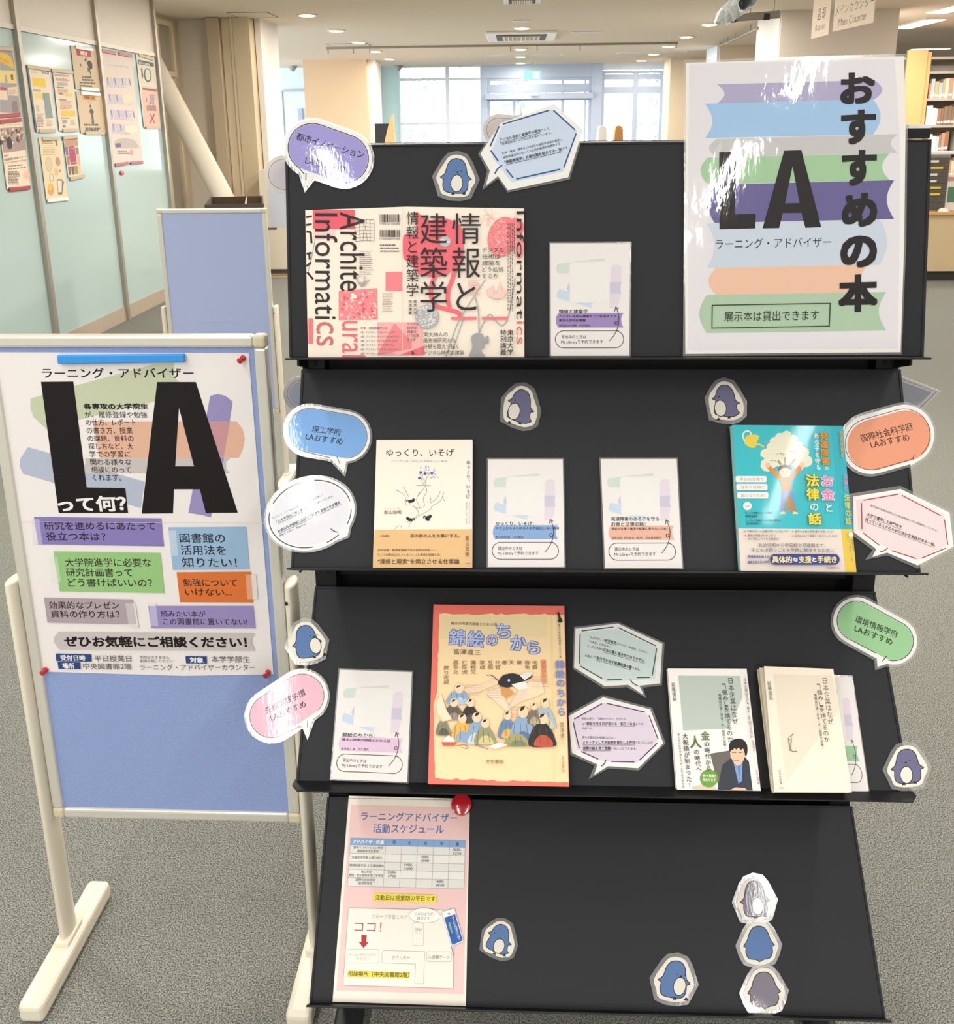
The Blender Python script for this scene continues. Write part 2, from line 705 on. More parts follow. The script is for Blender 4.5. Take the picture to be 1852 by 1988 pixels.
# uprights, cross bars, feet and brackets (rack coordinates: x right, y away from the viewer, z up)
for s in (-1, 1):
    m = MB()
    x0, x1 = (-0.449, -0.415) if s < 0 else (0.415, 0.449)
    m.box(x0, x1, -0.055, 0.055, 0.05, 1.575, BLACK2)
    for z in [0.10 + 0.05 * k for k in range(29)]:
        xc = (x0 + x1) / 2 + 0.004 * -s
        m.box(xc - 0.003, xc + 0.003, -0.0556, -0.0549, z, z + 0.026, pmat('slot_black', '#050505', 0.8))
    m.build('upright', rack, 0.002)
    m = MB()
    xa, xb = sorted((s * 0.449, s * 0.404))
    m.box(xa, xb, -0.36, 0.36, 0.0, 0.052, BLACK2)
    m.build('foot', rack, 0.006)
    for i in range(4):
        y, z, t, h = SHELF[i]
        for b in (-1, 1):
            m = MB()
            yb = b * (MID - y)
            yt = b * (MID - y - h * math.sin(math.radians(t)))
            pts = [(yb * 0.96, z - 0.006), (yt, z + h * math.cos(math.radians(t)) * 0.8), (b * 0.05, z + h * 0.5), (b * 0.05, z - 0.03)]
            pts = [(q[0] - b * 0.013, q[1] - 0.012) for q in pts]
            Mx = Matrix(((0, 0, 1, 0), (1, 0, 0, 0), (0, 1, 0, 0), (0, 0, 0, 1)))
            xo = s * 0.441
            m.prism(pts, min(xo, xo + 0.003 * s), max(xo, xo + 0.003 * s), BLACK2, M=Mx)
            m.build('shelf_bracket', rack)
m = MB()
m.box(-0.415, 0.415, -0.002, 0.002, 0.30, 1.565, pmat('gap_sheet_black', '#1d1b1a', 0.7, spec=0.1))  # added dark sheet that keeps the gaps between the shelves dark
m.build('gap_dark_sheet', rack)
for z in (1.245, 0.905, 0.545, 0.20):
    m = MB()
    m.box(-0.415, 0.415, -0.03, 0.03, z - 0.02, z + 0.02, BLACK2)
    m.build('crossbar', rack, 0.002)
m = MB()
yt = MID - SHELF[0][0] - 0.3 * math.sin(math.radians(10.3))
m.box(-HW, HW, -yt + 0.002, yt - 0.002, 1.570, 1.5765, BLACK2)
m.build('top_cap', rack, 0.001)

# ------------------------------------------------------------------ notice boards
ALU = pmat('brushed_aluminium', '#ece7dc', 0.3, metal=0.35)
CAP = pmat('cream_plastic', '#ddd3b6', 0.45)
POST = pmat('cream_painted_steel', '#efe6d2', 0.38, spec=0.4)
FABRIC = pmat('blue_board_fabric', '#8ea2d6', 0.9, spec=0.1, bump=(420, 0.55), speckle=(500, '#a2b2e0'))
FABRIC2 = pmat('pale_blue_board_fabric', '#b9c4ee', 0.9, spec=0.1, bump=(300, 0.15))


def notice_board(label, Fb, uL, uR, vB, vT, fabric, group, crease=False):
    """Fb: board plane at floor level (v = height)."""
    W = uR - uL
    r = thing('notice_board', label, 'notice board', Fb.mat((uL + uR) / 2, 0.0), group)
    hw, fw = W / 2, 0.021
    p = MB()
    p.box(-hw + fw * 0.6, hw - fw * 0.6, vB + fw * 0.6, vT - fw * 0.6, -0.016, -0.004, fabric)
    if crease:
        pts = smooth_loop([(-hw * 0.86, 0, 0), (-hw * 0.3, 0.012, 0), (hw * 0.2, 0.008, 0), (hw * 0.55, -0.004, 0), (hw * 0.88, -0.002, 0)], 5, False)
        for a, b in zip(pts, pts[1:]):
            p.tube((a[0], vB + 0.42 + a[1], -0.0042), (b[0], vB + 0.42 + b[1], -0.0042), 0.0022, fabric, 8, flat=0.5)
    p.build('pin_panel', r)
    f = MB()
    for y0, y1 in ((vT - fw, vT), (vB, vB + fw)):
        f.box(-hw + fw, hw - fw, y0, y1, -0.019, 0.002, ALU)
    for x0, x1 in ((-hw, -hw + fw), (hw - fw, hw)):
        f.box(x0, x1, vB + fw, vT - fw, -0.019, 0.002, ALU)
    f.build('frame', r, 0.005)
    for x in (-hw, hw - fw):
        for y in (vB, vT - fw):
            c = MB()
            c.box(x - 0.001, x + fw + 0.001, y - 0.001, y + fw + 0.001, -0.0195, 0.003, CAP)
            c.build('corner_cap', r, 0.006)
    for s in (-1, 1):
        m = MB()
        xc = s * (hw + 0.012)
        top = vB + 0.50
        n, prof = 20, []
        vs, fs = [], []
        for z in (0.045, top):
            for k in range(n):
                a = 2 * math.pi * k / n
                vs.append((xc + 0.011 * math.cos(a), z + (0.012 if z == top and math.sin(a) < 0 else 0) * 0, -0.010 + 0.026 * math.sin(a)))
        fs = [(k, (k + 1) % n, n + (k + 1) % n, n + k) for k in range(n)] + [tuple(reversed(range(n))), tuple(range(n, 2 * n))]
        m.mesh(vs, fs, POST)
        po = m.build('post', r, 0.004, smooth=True)
        for z in ((top - 0.03,) if s > 0 else ()):
            b = MB()
            b.tube((xc - s * 0.004, z, 0.008), (xc - s * 0.004, z, 0.017), 0.003, pmat('dark_bolt', '#4a463e', 0.4, metal=0.6), 12)
            b.build('bolt', po)
        ft = MB()
        ft.box(xc - 0.024, xc + 0.024, 0.0, 0.042, -0.150, 0.150, POST)
        ft.build('foot', r, 0.011)
        cl = MB()
        cl.box(xc - 0.015, xc + 0.015, 0.040, 0.052, -0.042, 0.022, POST)
        cl.build('foot_collar', r, 0.004)
    return r


_A, _B = None, None


def floor_hit(x, y, z):
    d = ray(x, y)
    t = (z - EYE) / d.z
    return CAM + d * t


_A, _B = floor_hit(127, 1818, .045), floor_hit(605, 1832, .045)
_dir = (_B - _A)
_dir.z = 0
BF = Frame((_A.x, _A.y, 0), _dir, (0, 0, 1))
_uR = BF.hit(582, 1590).x
_uL = BF.hit(104, 1582).x
_vB = BF.hit(340, 1592).y
_vT = BF.hit(517, 651).y
notice_board('nearer blue fabric notice board on cream posts, with a poster pinned on it',
             BF, _uL, _uR, _vB, _vT, FABRIC, 'notice boards on posts')
# the second board stands behind, facing the same way
_P = floor_hit(549, 918, .03)
BF2 = Frame((_P.x, _P.y - 0.05, 0), (1, -0.02, 0), (0, 0, 1))
_tR, _tL = BF2.hit(516, 404), BF2.hit(302, 398)
notice_board('empty pale blue notice board with a creased panel, standing behind the postered one',
             BF2, _tL.x, _tR.x, _tR.y - 0.93, _tR.y, FABRIC2, 'notice boards on posts', True)
# ------------------------------------------------------------------ the hall (hall coordinates, turned as a whole by RM)
CARPET = pmat('grey_carpet', '#494a45', 0.95, spec=0.1, bump=(700, 0.4), speckle=(330, '#a3a39b'))
CEILM = pmat('ceiling_paint', '#f1e6d6', 0.9, spec=0.1, bump=(300, 0.08))
WALLM = pmat('warm_white_wall', '#f2e9dd', 0.75, spec=0.2)
PILLAR = pmat('pillar_paint', '#dfc3a2', 0.7, spec=0.2)
PILLARW = pmat('pillar_white_paint', '#f6f1ee', 0.7, spec=0.2)
GREYALU = pmat('grey_anodised_frame', '#bccbe6', 0.45, spec=0.4)
MULL = pmat('steel_mullion', '#b8b0a4', 0.35, metal=0.5)
WOODP = pmat('orange_wood', '#e2b076', 0.5, spec=0.3)
BEIGEW = pmat('beige_panel', '#e8d8be', 0.6, spec=0.25)
GLASS = film_mat('window_glass', 0.02, 0.01, 10, 0.0, 0.05)

m = MB()
m.box(-9, 12, -7, 34, -0.1, 0, CARPET)
struct(m, 'floor', RM)
m = MB()
m.box(-9, 12, -6.5, 19.75, CEIL, CEIL + 0.15, CEILM)
struct(m, 'ceiling', RM)

# left partition: frosted glass below, white panels above, steel mullions 1.27 m apart
FROST = pmat('frosted_glass', '#bdd2d0', 0.12, spec=0.28)
PX = -3.4
YS = [6.52 - 1.27 * k for k in range(1, 11)][::-1] + [6.52, 7.785, 9.05]
m = MB()
m.box(PX - 0.06, PX - 0.02, YS[0], YS[-1], 0.12, 2.27, FROST)
m.box(PX - 0.06, PX - 0.018, YS[0], YS[-1], 2.30, CEIL, pmat('partition_upper_panel', '#ece2d6', 0.45))
m.box(PX - 0.07, PX - 0.004, YS[0], YS[-1], 2.268, 2.302, pmat('partition_rail', '#cfc6ba', 0.4, metal=0.3))
m.box(PX - 0.07, PX - 0.010, YS[0], YS[-1], 0.0, 0.12, pmat('partition_kick', '#b9aa98', 0.5))
for y in YS:
    m.box(PX - 0.03, PX + 0.012, y - 0.022, y + 0.022, 0, CEIL, MULL)
struct(m, 'wall_left', RM, label='frosted glass partition with white upper panels and steel mullions')

# recess behind the partition: window wall, folded wall panels, round brace
m = MB()
m.box(-4.0, -3.85, 9.0, 11.2, 0, CEIL, BEIGEW)
struct(m, 'wall_recess', RM)
for k, (ya, yb) in enumerate(((9.35, 10.05), (10.2, 10.7))):
    for j, (za, zb) in enumerate(((0.0, 2.05), (2.17, 2.75))):
        m = MB()
        f = 0.055
        m.box(-3.86, -3.81, ya, ya + f, za, zb, BEIGEW)
        m.box(-3.86, -3.81, yb - f, yb, za, zb, BEIGEW)
        m.box(-3.86, -3.81, ya + f, yb - f, zb - f, zb, BEIGEW)
        m.box(-3.86, -3.81, ya + f, yb - f, za, za + f, BEIGEW)
        m.box(-3.853, -3.845, ya + f, yb - f, za + f, zb - f, pmat('recess_pane', '#b0a696', 0.15, spec=0.6))
        struct(m, 'window_%d' % (1 + 2 * k + j), RM, 0.004)
m = MB()
m.box(-3.88, -3.40, 10.95, 11.10, 0, CEIL, WALLM)
struct(m, 'wall_recess_back', RM)
# the four leaves of the folding wall stand stacked against the pillar
t = thing('folding_wall', 'stack of folded beige wall leaves beside the pillar, from floor to ceiling', 'folding wall', RM @ Matrix.Translation((-3.2, 10.8, 0)))
for k, (x0, x1, yf, tone) in enumerate(((-3.45, -3.31, 10.72, '#cfbfa6'), (-3.31, -3.20, 10.80, '#ecdcc0'), (-3.20, -3.16, 10.76, '#f2e4ca'), (-3.16, -2.97, 10.74, '#dccbac'))):
    m = MB()
    m.box(x0 + 3.2, x1 + 3.2 - 0.004, yf - 10.8, 0.28, 0.0, CEIL - 0.002, pmat('folding_leaf_%d' % k, tone, 0.55))
    m.build('leaf', t, 0.004)
m = MB()
m.box(-2.965, -2.90, 10.93, 11.72, 0, CEIL, PILLARW)
m.box(-3.9, -2.965, 11.1, 11.72, 0, CEIL, PILLARW)
struct(m, 'pillar_1', RM)
# round slanting brace
a = room_hit(310, 150, 'y', 10.05)
b = room_hit(437, 390, 'y', 10.05)
d = (b - a).normalized()
m = MB()
top = a - d * ((CEIL - 0.0 - a.z) / -d.z) if d.z else a
bot = a + d * (a.z / -d.z)
cut = a + d * ((a.z - 0.72) / -d.z)
m.box(cut.x - 0.14, cut.x + 0.14, cut.y - 0.14, cut.y + 0.14, 0, 0.80, pmat('brace_paint', '#e9dfce', 0.45))
m.tube(cut, top, 0.112, pmat('brace_paint', '#e9dfce', 0.45), 32)
br = m.build('slanting_brace', None, 0, True, RM)
br['kind'] = 'structure'
br['label'] = 'round cream brace slanting from ceiling to floor behind the partition'

# pillars further in
m = MB()
m.box(-3.90, -2.745, 17.48, 18.3, 0, CEIL, PILLAR)
m.box(-2.744, -2.60, 17.6, 18.3, 0, CEIL, PILLARW)
struct(m, 'pillar_2', RM)
m = MB()
m.box(2.90, 4.17, 10.95, 12.0, 0, CEIL, pmat('pillar_grey_paint', '#f1e8e1', 0.7))
m.box(2.885, 2.90, 10.97, 11.98, 0, CEIL, PILLARW)
struct(m, 'pillar_3', RM)
m = MB()
m.box(3.18, 4.3, 15.5, 16.4, 0, CEIL, BEIGEW)
m.box(3.14, 3.18, 15.52, 16.38, 0, CEIL, pmat('pillar_blue_white', '#e9f0fb', 0.7))
struct(m, 'pillar_4', RM)
m = MB()
m.box(2.84, 4.2, 18.2, 19.0, 0, CEIL, BEIGEW)
struct(m, 'pillar_5', RM)
m = MB()
m.box(4.3, 12, 19.3, 19.5, 0, CEIL, WALLM)
struct(m, 'wall_far_right', RM)
m = MB()
m.box(8.9, 9.1, -6, 19.5, 0, CEIL, WALLM)
struct(m, 'wall_right', RM)

m = MB()
m.box(-9, 12, -6.7, -6.5, 0, CEIL, WALLM)  # unseen wall, added to cut the fill light from behind the viewer
struct(m, 'wall_fill_block', RM)

# glass entrance front
FY = 19.6
X = lambda px, py=190: room_hit(px, py, 'y', FY).x
Z = lambda py, px=1010: room_hit(px, py, 'y', FY).z
m = MB()
m.box(-3.9, X(775), FY, FY + 0.06, 0, CEIL, pmat('pale_cyan_wall', '#c6e6ee', 0.6))
m.box(X(716), X(731), FY - 0.12, FY - 0.01, 0, CEIL, PILLARW)
m.box(-9, -3.9, FY, FY + 0.06, 0, CEIL, pmat('pale_cyan_wall_2', '#e6f4f6', 0.6))
struct(m, 'wall_far_left', RM)
# passage door seen beside the pillar
m = MB()
x0, x1 = room_hit(546, 200, 'y', FY - 0.1).x, room_hit(588, 200, 'y', FY - 0.1).x
m.box(x0, x1 + 0.3, FY - 0.08, FY - 0.02, 0, 2.35, pmat('passage_door_white', '#e9f3f5', 0.5))
m.box(x0, x0 + 0.03, FY - 0.10, FY - 0.02, 0, 2.36, GREYALU)
m.box(x0, x1 + 0.3, FY - 0.10, FY - 0.02, 2.33, 2.36, GREYALU)
m.box(x1 - 0.12, x1 - 0.02, FY - 0.11, FY - 0.08, 0.3, 2.0, GREYALU)
struct(m, 'door_1', RM)


def window(n, xa, xb, za, zb, f=0.06, bars=(), vbars=(), mat=None):
    mm = MB()
    mat = mat or GREYALU
    mm.box(xa, xa + f, FY - 0.06, FY + 0.06, za, zb, mat)
    mm.box(xb - f, xb, FY - 0.06, FY + 0.06, za, zb, mat)
    mm.box(xa + f, xb - f, FY - 0.06, FY + 0.06, zb - f, zb, mat)
    mm.box(xa + f, xb - f, FY - 0.06, FY + 0.06, za, za + f, mat)
    for z, hgt in bars:
        mm.box(xa + f, xb - f, FY - 0.05, FY + 0.05, z - hgt / 2, z + hgt / 2, mat)
    for x, wd in vbars:
        mm.box(x - wd / 2, x + wd / 2, FY - 0.055, FY + 0.055, za + f, zb - f, mat)
    mm.box(xa + f, xb - f, FY - 0.004, FY + 0.004, za + f, zb - f, GLASS)
    return struct(mm, n, RM, 0.004)


WHITEF = pmat('white_window_frame', '#eef6fb', 0.5)
window('window_5', X(775), X(935), 0.0, CEIL, 0.03, ((Z(152), 0.05), (Z(238), 0.05)), ((X(869), 0.075),), pmat('pale_window_frame', '#dcebf5', 0.5))
m = MB()
m.box(X(935), X(1168), FY - 0.08, FY + 0.08, Z(152), CEIL, GREYALU)
m.box(X(1147), X(1168), FY - 0.10, FY + 0.10, 0, CEIL, GREYALU)
m.box(X(935), X(947), FY - 0.10, FY + 0.10, 0, Z(152), GREYALU)
struct(m, 'trim_1', RM, 0.004, label='grey header and posts around the automatic entrance doors')
window('door_2', X(947), X(1147), 0.0, Z(152), 0.05, ((Z(172), 0.17), (Z(189), 0.14)), ((X(998), 0.06), (X(1092), 0.06), (X(1136), 0.04)))
m = MB()
m.box(X(943), X(1150), FY - 0.20, FY - 0.09, Z(193), Z(182), GREYALU)
m.box(X(1030), X(1045), FY - 0.235, FY - 0.20, Z(187), Z(183), pmat('sensor_white', '#e8eef4', 0.4))
struct(m, 'trim_2', RM, 0.003, label='sliding door track box with its sensor')
window('door_3', X(1168), X(1285), 0.0, Z(140), 0.05, ((Z(152), 0.10), (Z(177), 0.13)), ((X(1233), 0.10),))
m = MB()
m.box(X(1168), X(1285), FY - 0.08, FY + 0.08, Z(138), Z(124), pmat('header_pale', '#dfe8f2', 0.5))
struct(m, 'trim_3', RM)
m = MB()
m.box(X(1285), X(1285) + 0.06, FY - 1.3, FY, 0, CEIL, pmat('reveal_white', '#f2f7fa', 0.6))
struct(m, 'wall_entrance_side', RM)

# out of doors: pale ground, a bank, a building front and trees
m = MB()
m.box(-20, 24, 19.75, 60, -0.25, -0.12, pmat('outdoor_paving', '#d8dad6', 0.9))
struct(m, 'ground_outside', RM)
random.seed(4)
LEAF = pmat('tree_leaves', '#a9c8b2', 0.8)
LEAF2 = pmat('tree_leaves_2', '#c6dccb', 0.8)
BARK = pmat('tree_bark', '#9a8a78', 0.9)
for i, (x, y, h, lab) in enumerate(((-3.4, 26, 3.3, 'small tree outside the leftmost entrance pane'), (0.0, 30.5, 3.8, 'taller tree outside, right of the window mullion'),
                                    (4.2, 27, 3.4, 'tree outside behind the automatic doors'))):
    t = thing('garden_tree', lab, 'tree', RM @ Matrix.Translation((x, y, -0.12)), 'trees outside the entrance')
    m = MB()
    m.tube((0, 0, 0), (0.1, 0, h * 0.6), 0.09, BARK, 10, 0.05)
    m.build('trunk', t, smooth=True)
    for lm, seed in ((LEAF, 1),):
        m = MB()
        for k in range(700):
            a, r, zz = random.uniform(0, 6.28), random.gauss(0, 0.62), random.uniform(h * 0.28, h)
            r *= 1.25 - abs(zz / h - 0.6)
            c = Vector((r * math.cos(a), r * math.sin(a), zz))
            u = Vector((random.gauss(0, 1), random.gauss(0, 1), random.gauss(0, 1))).normalized() * 0.11
            v = u.orthogonal().normalized() * 0.06
            m.face([c - u, c + v, c + u, c - v], LEAF if k % 3 else LEAF2)
        m.build('crown', t)

# ------------------------------------------------------------------ ceiling fittings
LAMP = emat('lamp_glow', '#ffe6b8', 7.0)
RING = pmat('lamp_ring_white', '#f3ece0', 0.4)
k = 0
lampn = [(-2.3, 10.66 + 1.685 * i) for i in range(5)] + [(0.05, 12.37 + 1.66 * i) for i in range(5)] + [(2.375, 12.28 + 1.62 * i) for i in range(5)]
rowname = {-2.3: 'left row', 0.05: 'middle row', 2.375: 'right row'}
ordn = ['nearest', 'second nearest', 'third nearest', 'second farthest', 'farthest']
for i, (x, y) in enumerate(lampn):
    t = thing('ceiling_downlight', '%s lit downlight of the ceiling\'s %s, warm white' % (ordn[i % 5], rowname[x]), 'ceiling light',
              RM @ Matrix.Translation((x, y, CEIL)), 'round ceiling downlights')
    m = MB()
    m.lathe([(0.085, -0.001), (0.085, -0.010), (0.112, -0.010), (0.112, -0.0005)], RING, n=28)
    m.build('ring', t)
    m = MB()
    m.lathe([(0.088, -0.002), (0.088, -0.013), (0.06, -0.018)], LAMP, n=24)
    m.build('diffuser', t)
for x, y in STRIPS:
    t = thing('strip_light', 'long recessed strip light in the ceiling above and behind the viewer', 'ceiling light', RM @ Matrix.Translation((x, y, CEIL)), 'recessed strip lights')
    m = MB()
    for a in ((-0.07, -0.04, -0.64, 0.64), (0.04, 0.07, -0.64, 0.64), (-0.04, 0.04, -0.64, -0.605), (-0.04, 0.04, 0.605, 0.64)):
        m.box(*a, -0.016, -0.0005, RING)
    m.build('frame', t)

WHITEP = pmat('white_plastic', '#f4f2ee', 0.4)
DARKP = pmat('dark_gap', '#4c4842', 0.6)
for lab, (xa, xb, ya, yb) in (('four-way air conditioner cassette in the ceiling above the entrance view', (-0.42, 0.51, 12.76, 13.95)),
                              ('dark ceiling vent at the very top of the picture, nearer than the air conditioner', (-0.14, 0.22, 9.3, 9.78))):
    t = thing('ceiling_air_conditioner', lab, 'air conditioner', RM @ Matrix.Translation(((xa + xb) / 2, (ya + yb) / 2, CEIL)))
    hx, hy = (xb - xa) / 2, (yb - ya) / 2
    m = MB()
    m.box(-hx, hx, -hy, hy, -0.03, -0.001, WHITEP)
    m.build('panel', t, 0.008)
    m = MB()
    m.box(-hx * 0.72, hx * 0.72, -hy * 0.72, hy * 0.72, -0.036, -0.029, DARKP)
    m.build('louver_slot', t)
    m = MB()
    m.box(-hx * 0.55, hx * 0.55, -hy * 0.55, hy * 0.55, -0.045, -0.034, pmat('intake_grille', '#b9ab97', 0.6))
    for q in range(9):
        xx = -hx * 0.5 + hx * q / 8
        m.box(xx - 0.006, xx + 0.006, -hy * 0.53, hy * 0.53, -0.049, -0.044, WHITEP)
    m.build('intake_grille', t)
for lab, px in (('access hatch in the ceiling beside the pillar, with one bright edge', [(440, 24), (525, 27), (540, 33), (465, 33)]),
                ('faint access hatch in the ceiling by the third left downlight', [(664, 87), (708, 84), (720, 88), (640, 88)])):
    c = [room_hit(*q, 'z', CEIL) for q in px]
    x0, x1, y0, y1 = min(p.x for p in c), max(p.x for p in c), min(p.y for p in c), max(p.y for p in c)
    t = thing('access_hatch', lab, 'hatch', RM @ Matrix.Translation(((x0 + x1) / 2, (y0 + y1) / 2, CEIL)))
    hx, hy = (x1 - x0) / 2, (y1 - y0) / 2
    m = MB()
    m.box(-hx, hx, -hy, hy, -0.004, -0.0005, CEILM)
    m.build('hatch_panel', t)
    m = MB()
    for a in ((-hx, -hx + 0.008, -hy, hy), (hx - 0.008, hx, -hy, hy), (-hx, hx, -hy, -hy + 0.008), (-hx, hx, hy - 0.008, hy)):
        m.box(*a, -0.007, -0.0005, pmat('hatch_edge', '#a39683', 0.4))
    m.build('hatch_frame', t)
for lab, px, wpx in (('slim white ceiling diffuser right of the air conditioner', (1140, 62), 60), ('white ceiling diffuser above the right lamps', (1325, 76), 50),
                     ('small ceiling diffuser above the middle lamps', (1012, 40), 34), ('long white ceiling diffuser nearest the entrance, left half', (1012, 106), 160),
                     ('long white ceiling diffuser nearest the entrance, right half', (1265, 101), 130)):
    c = room_hit(*px, 'z', CEIL)
    e = room_hit(px[0] + wpx / 2, px[1], 'z', CEIL).x - c.x
    t = thing('ceiling_diffuser', lab, 'ceiling diffuser', RM @ Matrix.Translation((c.x, c.y, CEIL)), 'slim ceiling diffusers')
    m = MB()
    m.box(-e, e, -0.09, 0.09, -0.012, -0.0005, WHITEP)
    m.build('diffuser_plate', t, 0.003)
    m = MB()
    m.box(-e * 0.94, e * 0.94, -0.012, 0.012, -0.014, -0.010, DARKP)
    m.build('air_slot', t)
t = thing('ceiling_rail', 'long grey hanging rail across the ceiling in front of the entrance', 'rail', RM @ Matrix.Translation((-0.26, 14.8, CEIL)))
m = MB()
m.box(-2.66, 2.66, -0.03, 0.03, -0.03, -0.0005, pmat('grey_rail', '#9c9184', 0.45, metal=0.3))
m.build('rail_bar', t)
for x in (-2.64, -2.25, -2.0, 0.15, 0.55, 1.2, 2.64):
    m = MB()
    m.box(x - 0.008, x + 0.008, -0.008, 0.008, -0.095, -0.028, MATS['grey_rail'])
    m.build('hook', t)
for lab, q in (('small grey smoke detector above the entrance window', (774, 130)), ('small grey smoke detector above the passage door', (568, 131))):
    c = room_hit(*q, 'z', CEIL - 0.03)
    y = min(c.y, 19.3)
    m = MB()
    m.lathe([(0.03, -0.10), (0.075, -0.04), (0.09, -0.03), (0.09, -0.0005)], pmat('detector_grey', '#a9a9a6', 0.5), n=20)
    o = m.build('smoke_detector', None, 0, True, RM @ Matrix.Translation((c.x * y / c.y, y, CEIL)))
    tag(o, lab, 'smoke detector', 'smoke detectors')
c = room_hit(1033, 134, 'y', FY - 0.9)
t = thing('exit_sign', 'small green emergency exit sign over the automatic doors', 'sign', RM @ Matrix.Translation((c.x, FY - 0.9, CEIL)))
m = MB()
m.box(-0.16, 0.16, -0.02, 0.02, -0.33, -0.17, emat('exit_green', '#7fe0b8', 0.9))
m.build('sign_box', t, 0.004)
m = MB()
m.box(0.02, 0.12, -0.0225, -0.0195, -0.31, -0.19, emat('exit_white', '#f4fffa', 0.9))
m.build('sign_panel', t)
m = MB()
m.box(-0.01, 0.01, -0.01, 0.01, -0.18, -0.0005, GREYALU)
m.build('hanger', t)

# hanging signs
SIGNM = pmat('sign_ivory', '#f0dcc4', 0.6)


def hanging_sign(label, quad, rows, ry):
    O = RM @ Vector((0, ry, 0))
    a = [room_hit(*q, 'y', ry) for q in quad]
    xa, xb = (a[0].x + a[3].x) / 2, (a[1].x + a[2].x) / 2
    ztop, zbot = max(p.z for p in a), min(p.z for p in a)
    return xa, xb, ztop, zbot


sign_group = 'hanging direction signs'
for lab, q, rows, yaw in (('small ivory hanging sign with writing for returns, left of the wider sign', [(1583, 4), (1612, -2), (1609, 67), (1575, 76)],
                           [('返 却', (1588, 29), (1604, 24), 15, 0.01), ('Return', (1584, 55), (1603, 49), 8, 0.0)], 0),
                          ('wide ivory hanging sign for the main counter, near the ceiling', [(1622, -14), (1700, -36), (1696, 44), (1617, 62)],
                           [('メインカウンター', (1623, 22), (1698, 0), 13, 0.0), ('Main Counter', (1629, 44), (1684, 29), 11, 0.0)], 0)):
    # the signs hang in a plane that runs away to the left; their lower edges climb to the right towards the viewer
    base = room_hit(q[3][0], q[3][1], 'y', 7.6) if q[3][0] < 1600 else room_hit(q[3][0], q[3][1], 'y', 7.2)
    P0 = RM @ base
    # right lower corner at the same height, nearer the viewer
    d = ray(*q[2])
    P1 = CAM + d * ((P0.z - EYE) / d.z)
    U = P1 - P0
    U.z = 0
    fr = Frame(P0, U, (0, 0, 1))
    W = fr.hit(*q[2]).x
    H = CEIL - 0.12 - P0.z
    sh = Sheet.__new__(Sheet)
    sh.fr, sh.w0, sh.cr, sh.unit, sh.gloss = fr, 0.0, (0, 0, 1.0), None, None
    sh.uc, sh.vc = 0.0, 0.0
    sh.root = thing('hanging_sign', lab, 'sign', fr.mat(0, 0, 0), sign_group)
    sh.mb, sh.t, sh.k, sh.part = MB(), 0.004, 0, 'sign_board'
    sh.mb.box(0, W, 0, H, 0, 0.004, SIGNM)
    for s, a, b, h, bd in rows:
        sh.text(s, a, b, h, '#5e5348', bd)
    sh.done()
    for u in (W * 0.15, W * 0.85):
        m = MB()
        m.tube((u, H, 0.002), (u, CEIL - P0.z, 0.002), 0.006, pmat('hanger_steel', '#6d655a', 0.4, metal=0.5), 8)
        m.build('hanger', sh.root)

# crumpled foil streamer hung under a grey banner pole
c0, c1 = room_hit(1392, 36, 'y', 6.2), room_hit(1456, -6, 'y', 5.6)
random.seed(11)
FOIL = pmat('silver_foil', '#f2f7fa', 0.15, metal=0.35, spec=0.8)
m = MB()
n, seg = 12, 16
rings = []
for i in range(seg + 1):
    tt = i / seg
    c = c0.lerp(c1, tt)
    r = 0.018 + 0.075 * math.sin(min(1, tt * 1.3 + 0.1) * math.pi * 0.6)
    rings.append([c + Vector((math.cos(6.283 * k / n) * r * random.uniform(0.5, 1.15) * 0.8, math.sin(6.283 * k / n) * r * random.uniform(0.5, 1.15) * 0.6,
                              math.cos(6.283 * k / n + 1.2) * r * random.uniform(0.5, 1.0))) for k in range(n)])
vs = [p for rr in rings for p in rr]
fs = []
for i in range(seg):
    for k in range(n):
        a, b_, c_, d_ = i * n + k, i * n + (k + 1) % n, (i + 1) * n + (k + 1) % n, (i + 1) * n + k
        fs += [(a, b_, c_), (a, c_, d_)]
m.mesh(vs, fs, FOIL)
m.tube(c1 + Vector((0, 0, 0.0)), (c1.x, c1.y, CEIL - 0.001), 0.004, FOIL, 6)
o = m.build('foil_streamer', None, 0, False, RM)
tag(o, 'crumpled silver foil streamer hanging from the ceiling at the top right', 'streamer')
t0, t1 = room_hit(1400, 37, 'y', 8.0), room_hit(1513, 28, 'y', 8.0)
t = thing('banner_pole', 'grey rolled banner pole with two black clips under the ceiling, behind the foil', 'banner pole', RM @ Matrix.Translation(t0))
m = MB()
e = t1 - t0
m.tube((0, 0, 0), e, 0.03, pmat('rolled_banner_grey', '#a59d95', 0.6), 14)
for u in (0.12, 0.5, 0.9):
    m.tube(e * u + Vector((0, 0, 0.02)), Vector((e.x * u, 0, CEIL - t0.z - 0.001)), 0.004, MATS['hanger_steel'], 6)
m.build('roll', t, 0, True)
for u in (0.20, 0.77):
    m = MB()
    p = e * u
    m.box(p.x - 0.022, p.x + 0.022, -0.04, 0.0, p.z - 0.035, p.z + 0.012, pmat('clip_black', '#2a2420', 0.5))
    m.build('clip', t, 0.003)
t0, t1 = room_hit(1397, 89, 'y', 15.0), room_hit(1472, 55, 'y', 11.9)
m = MB()
m.tube(t0, t1, 0.018, MATS['grey_rail'], 10)
for u in (0.02, 0.25, 0.45, 0.83, 0.98):
    p = t0.lerp(t1, u)
    m.tube(p, (p.x, p.y, CEIL - 0.001), 0.006, MATS['grey_rail'], 8)
o = m.build('ceiling_pipe_rail', None, 0, True, RM)
tag(o, 'thin grey pipe rail under the ceiling running back to the far right pillar', 'rail')

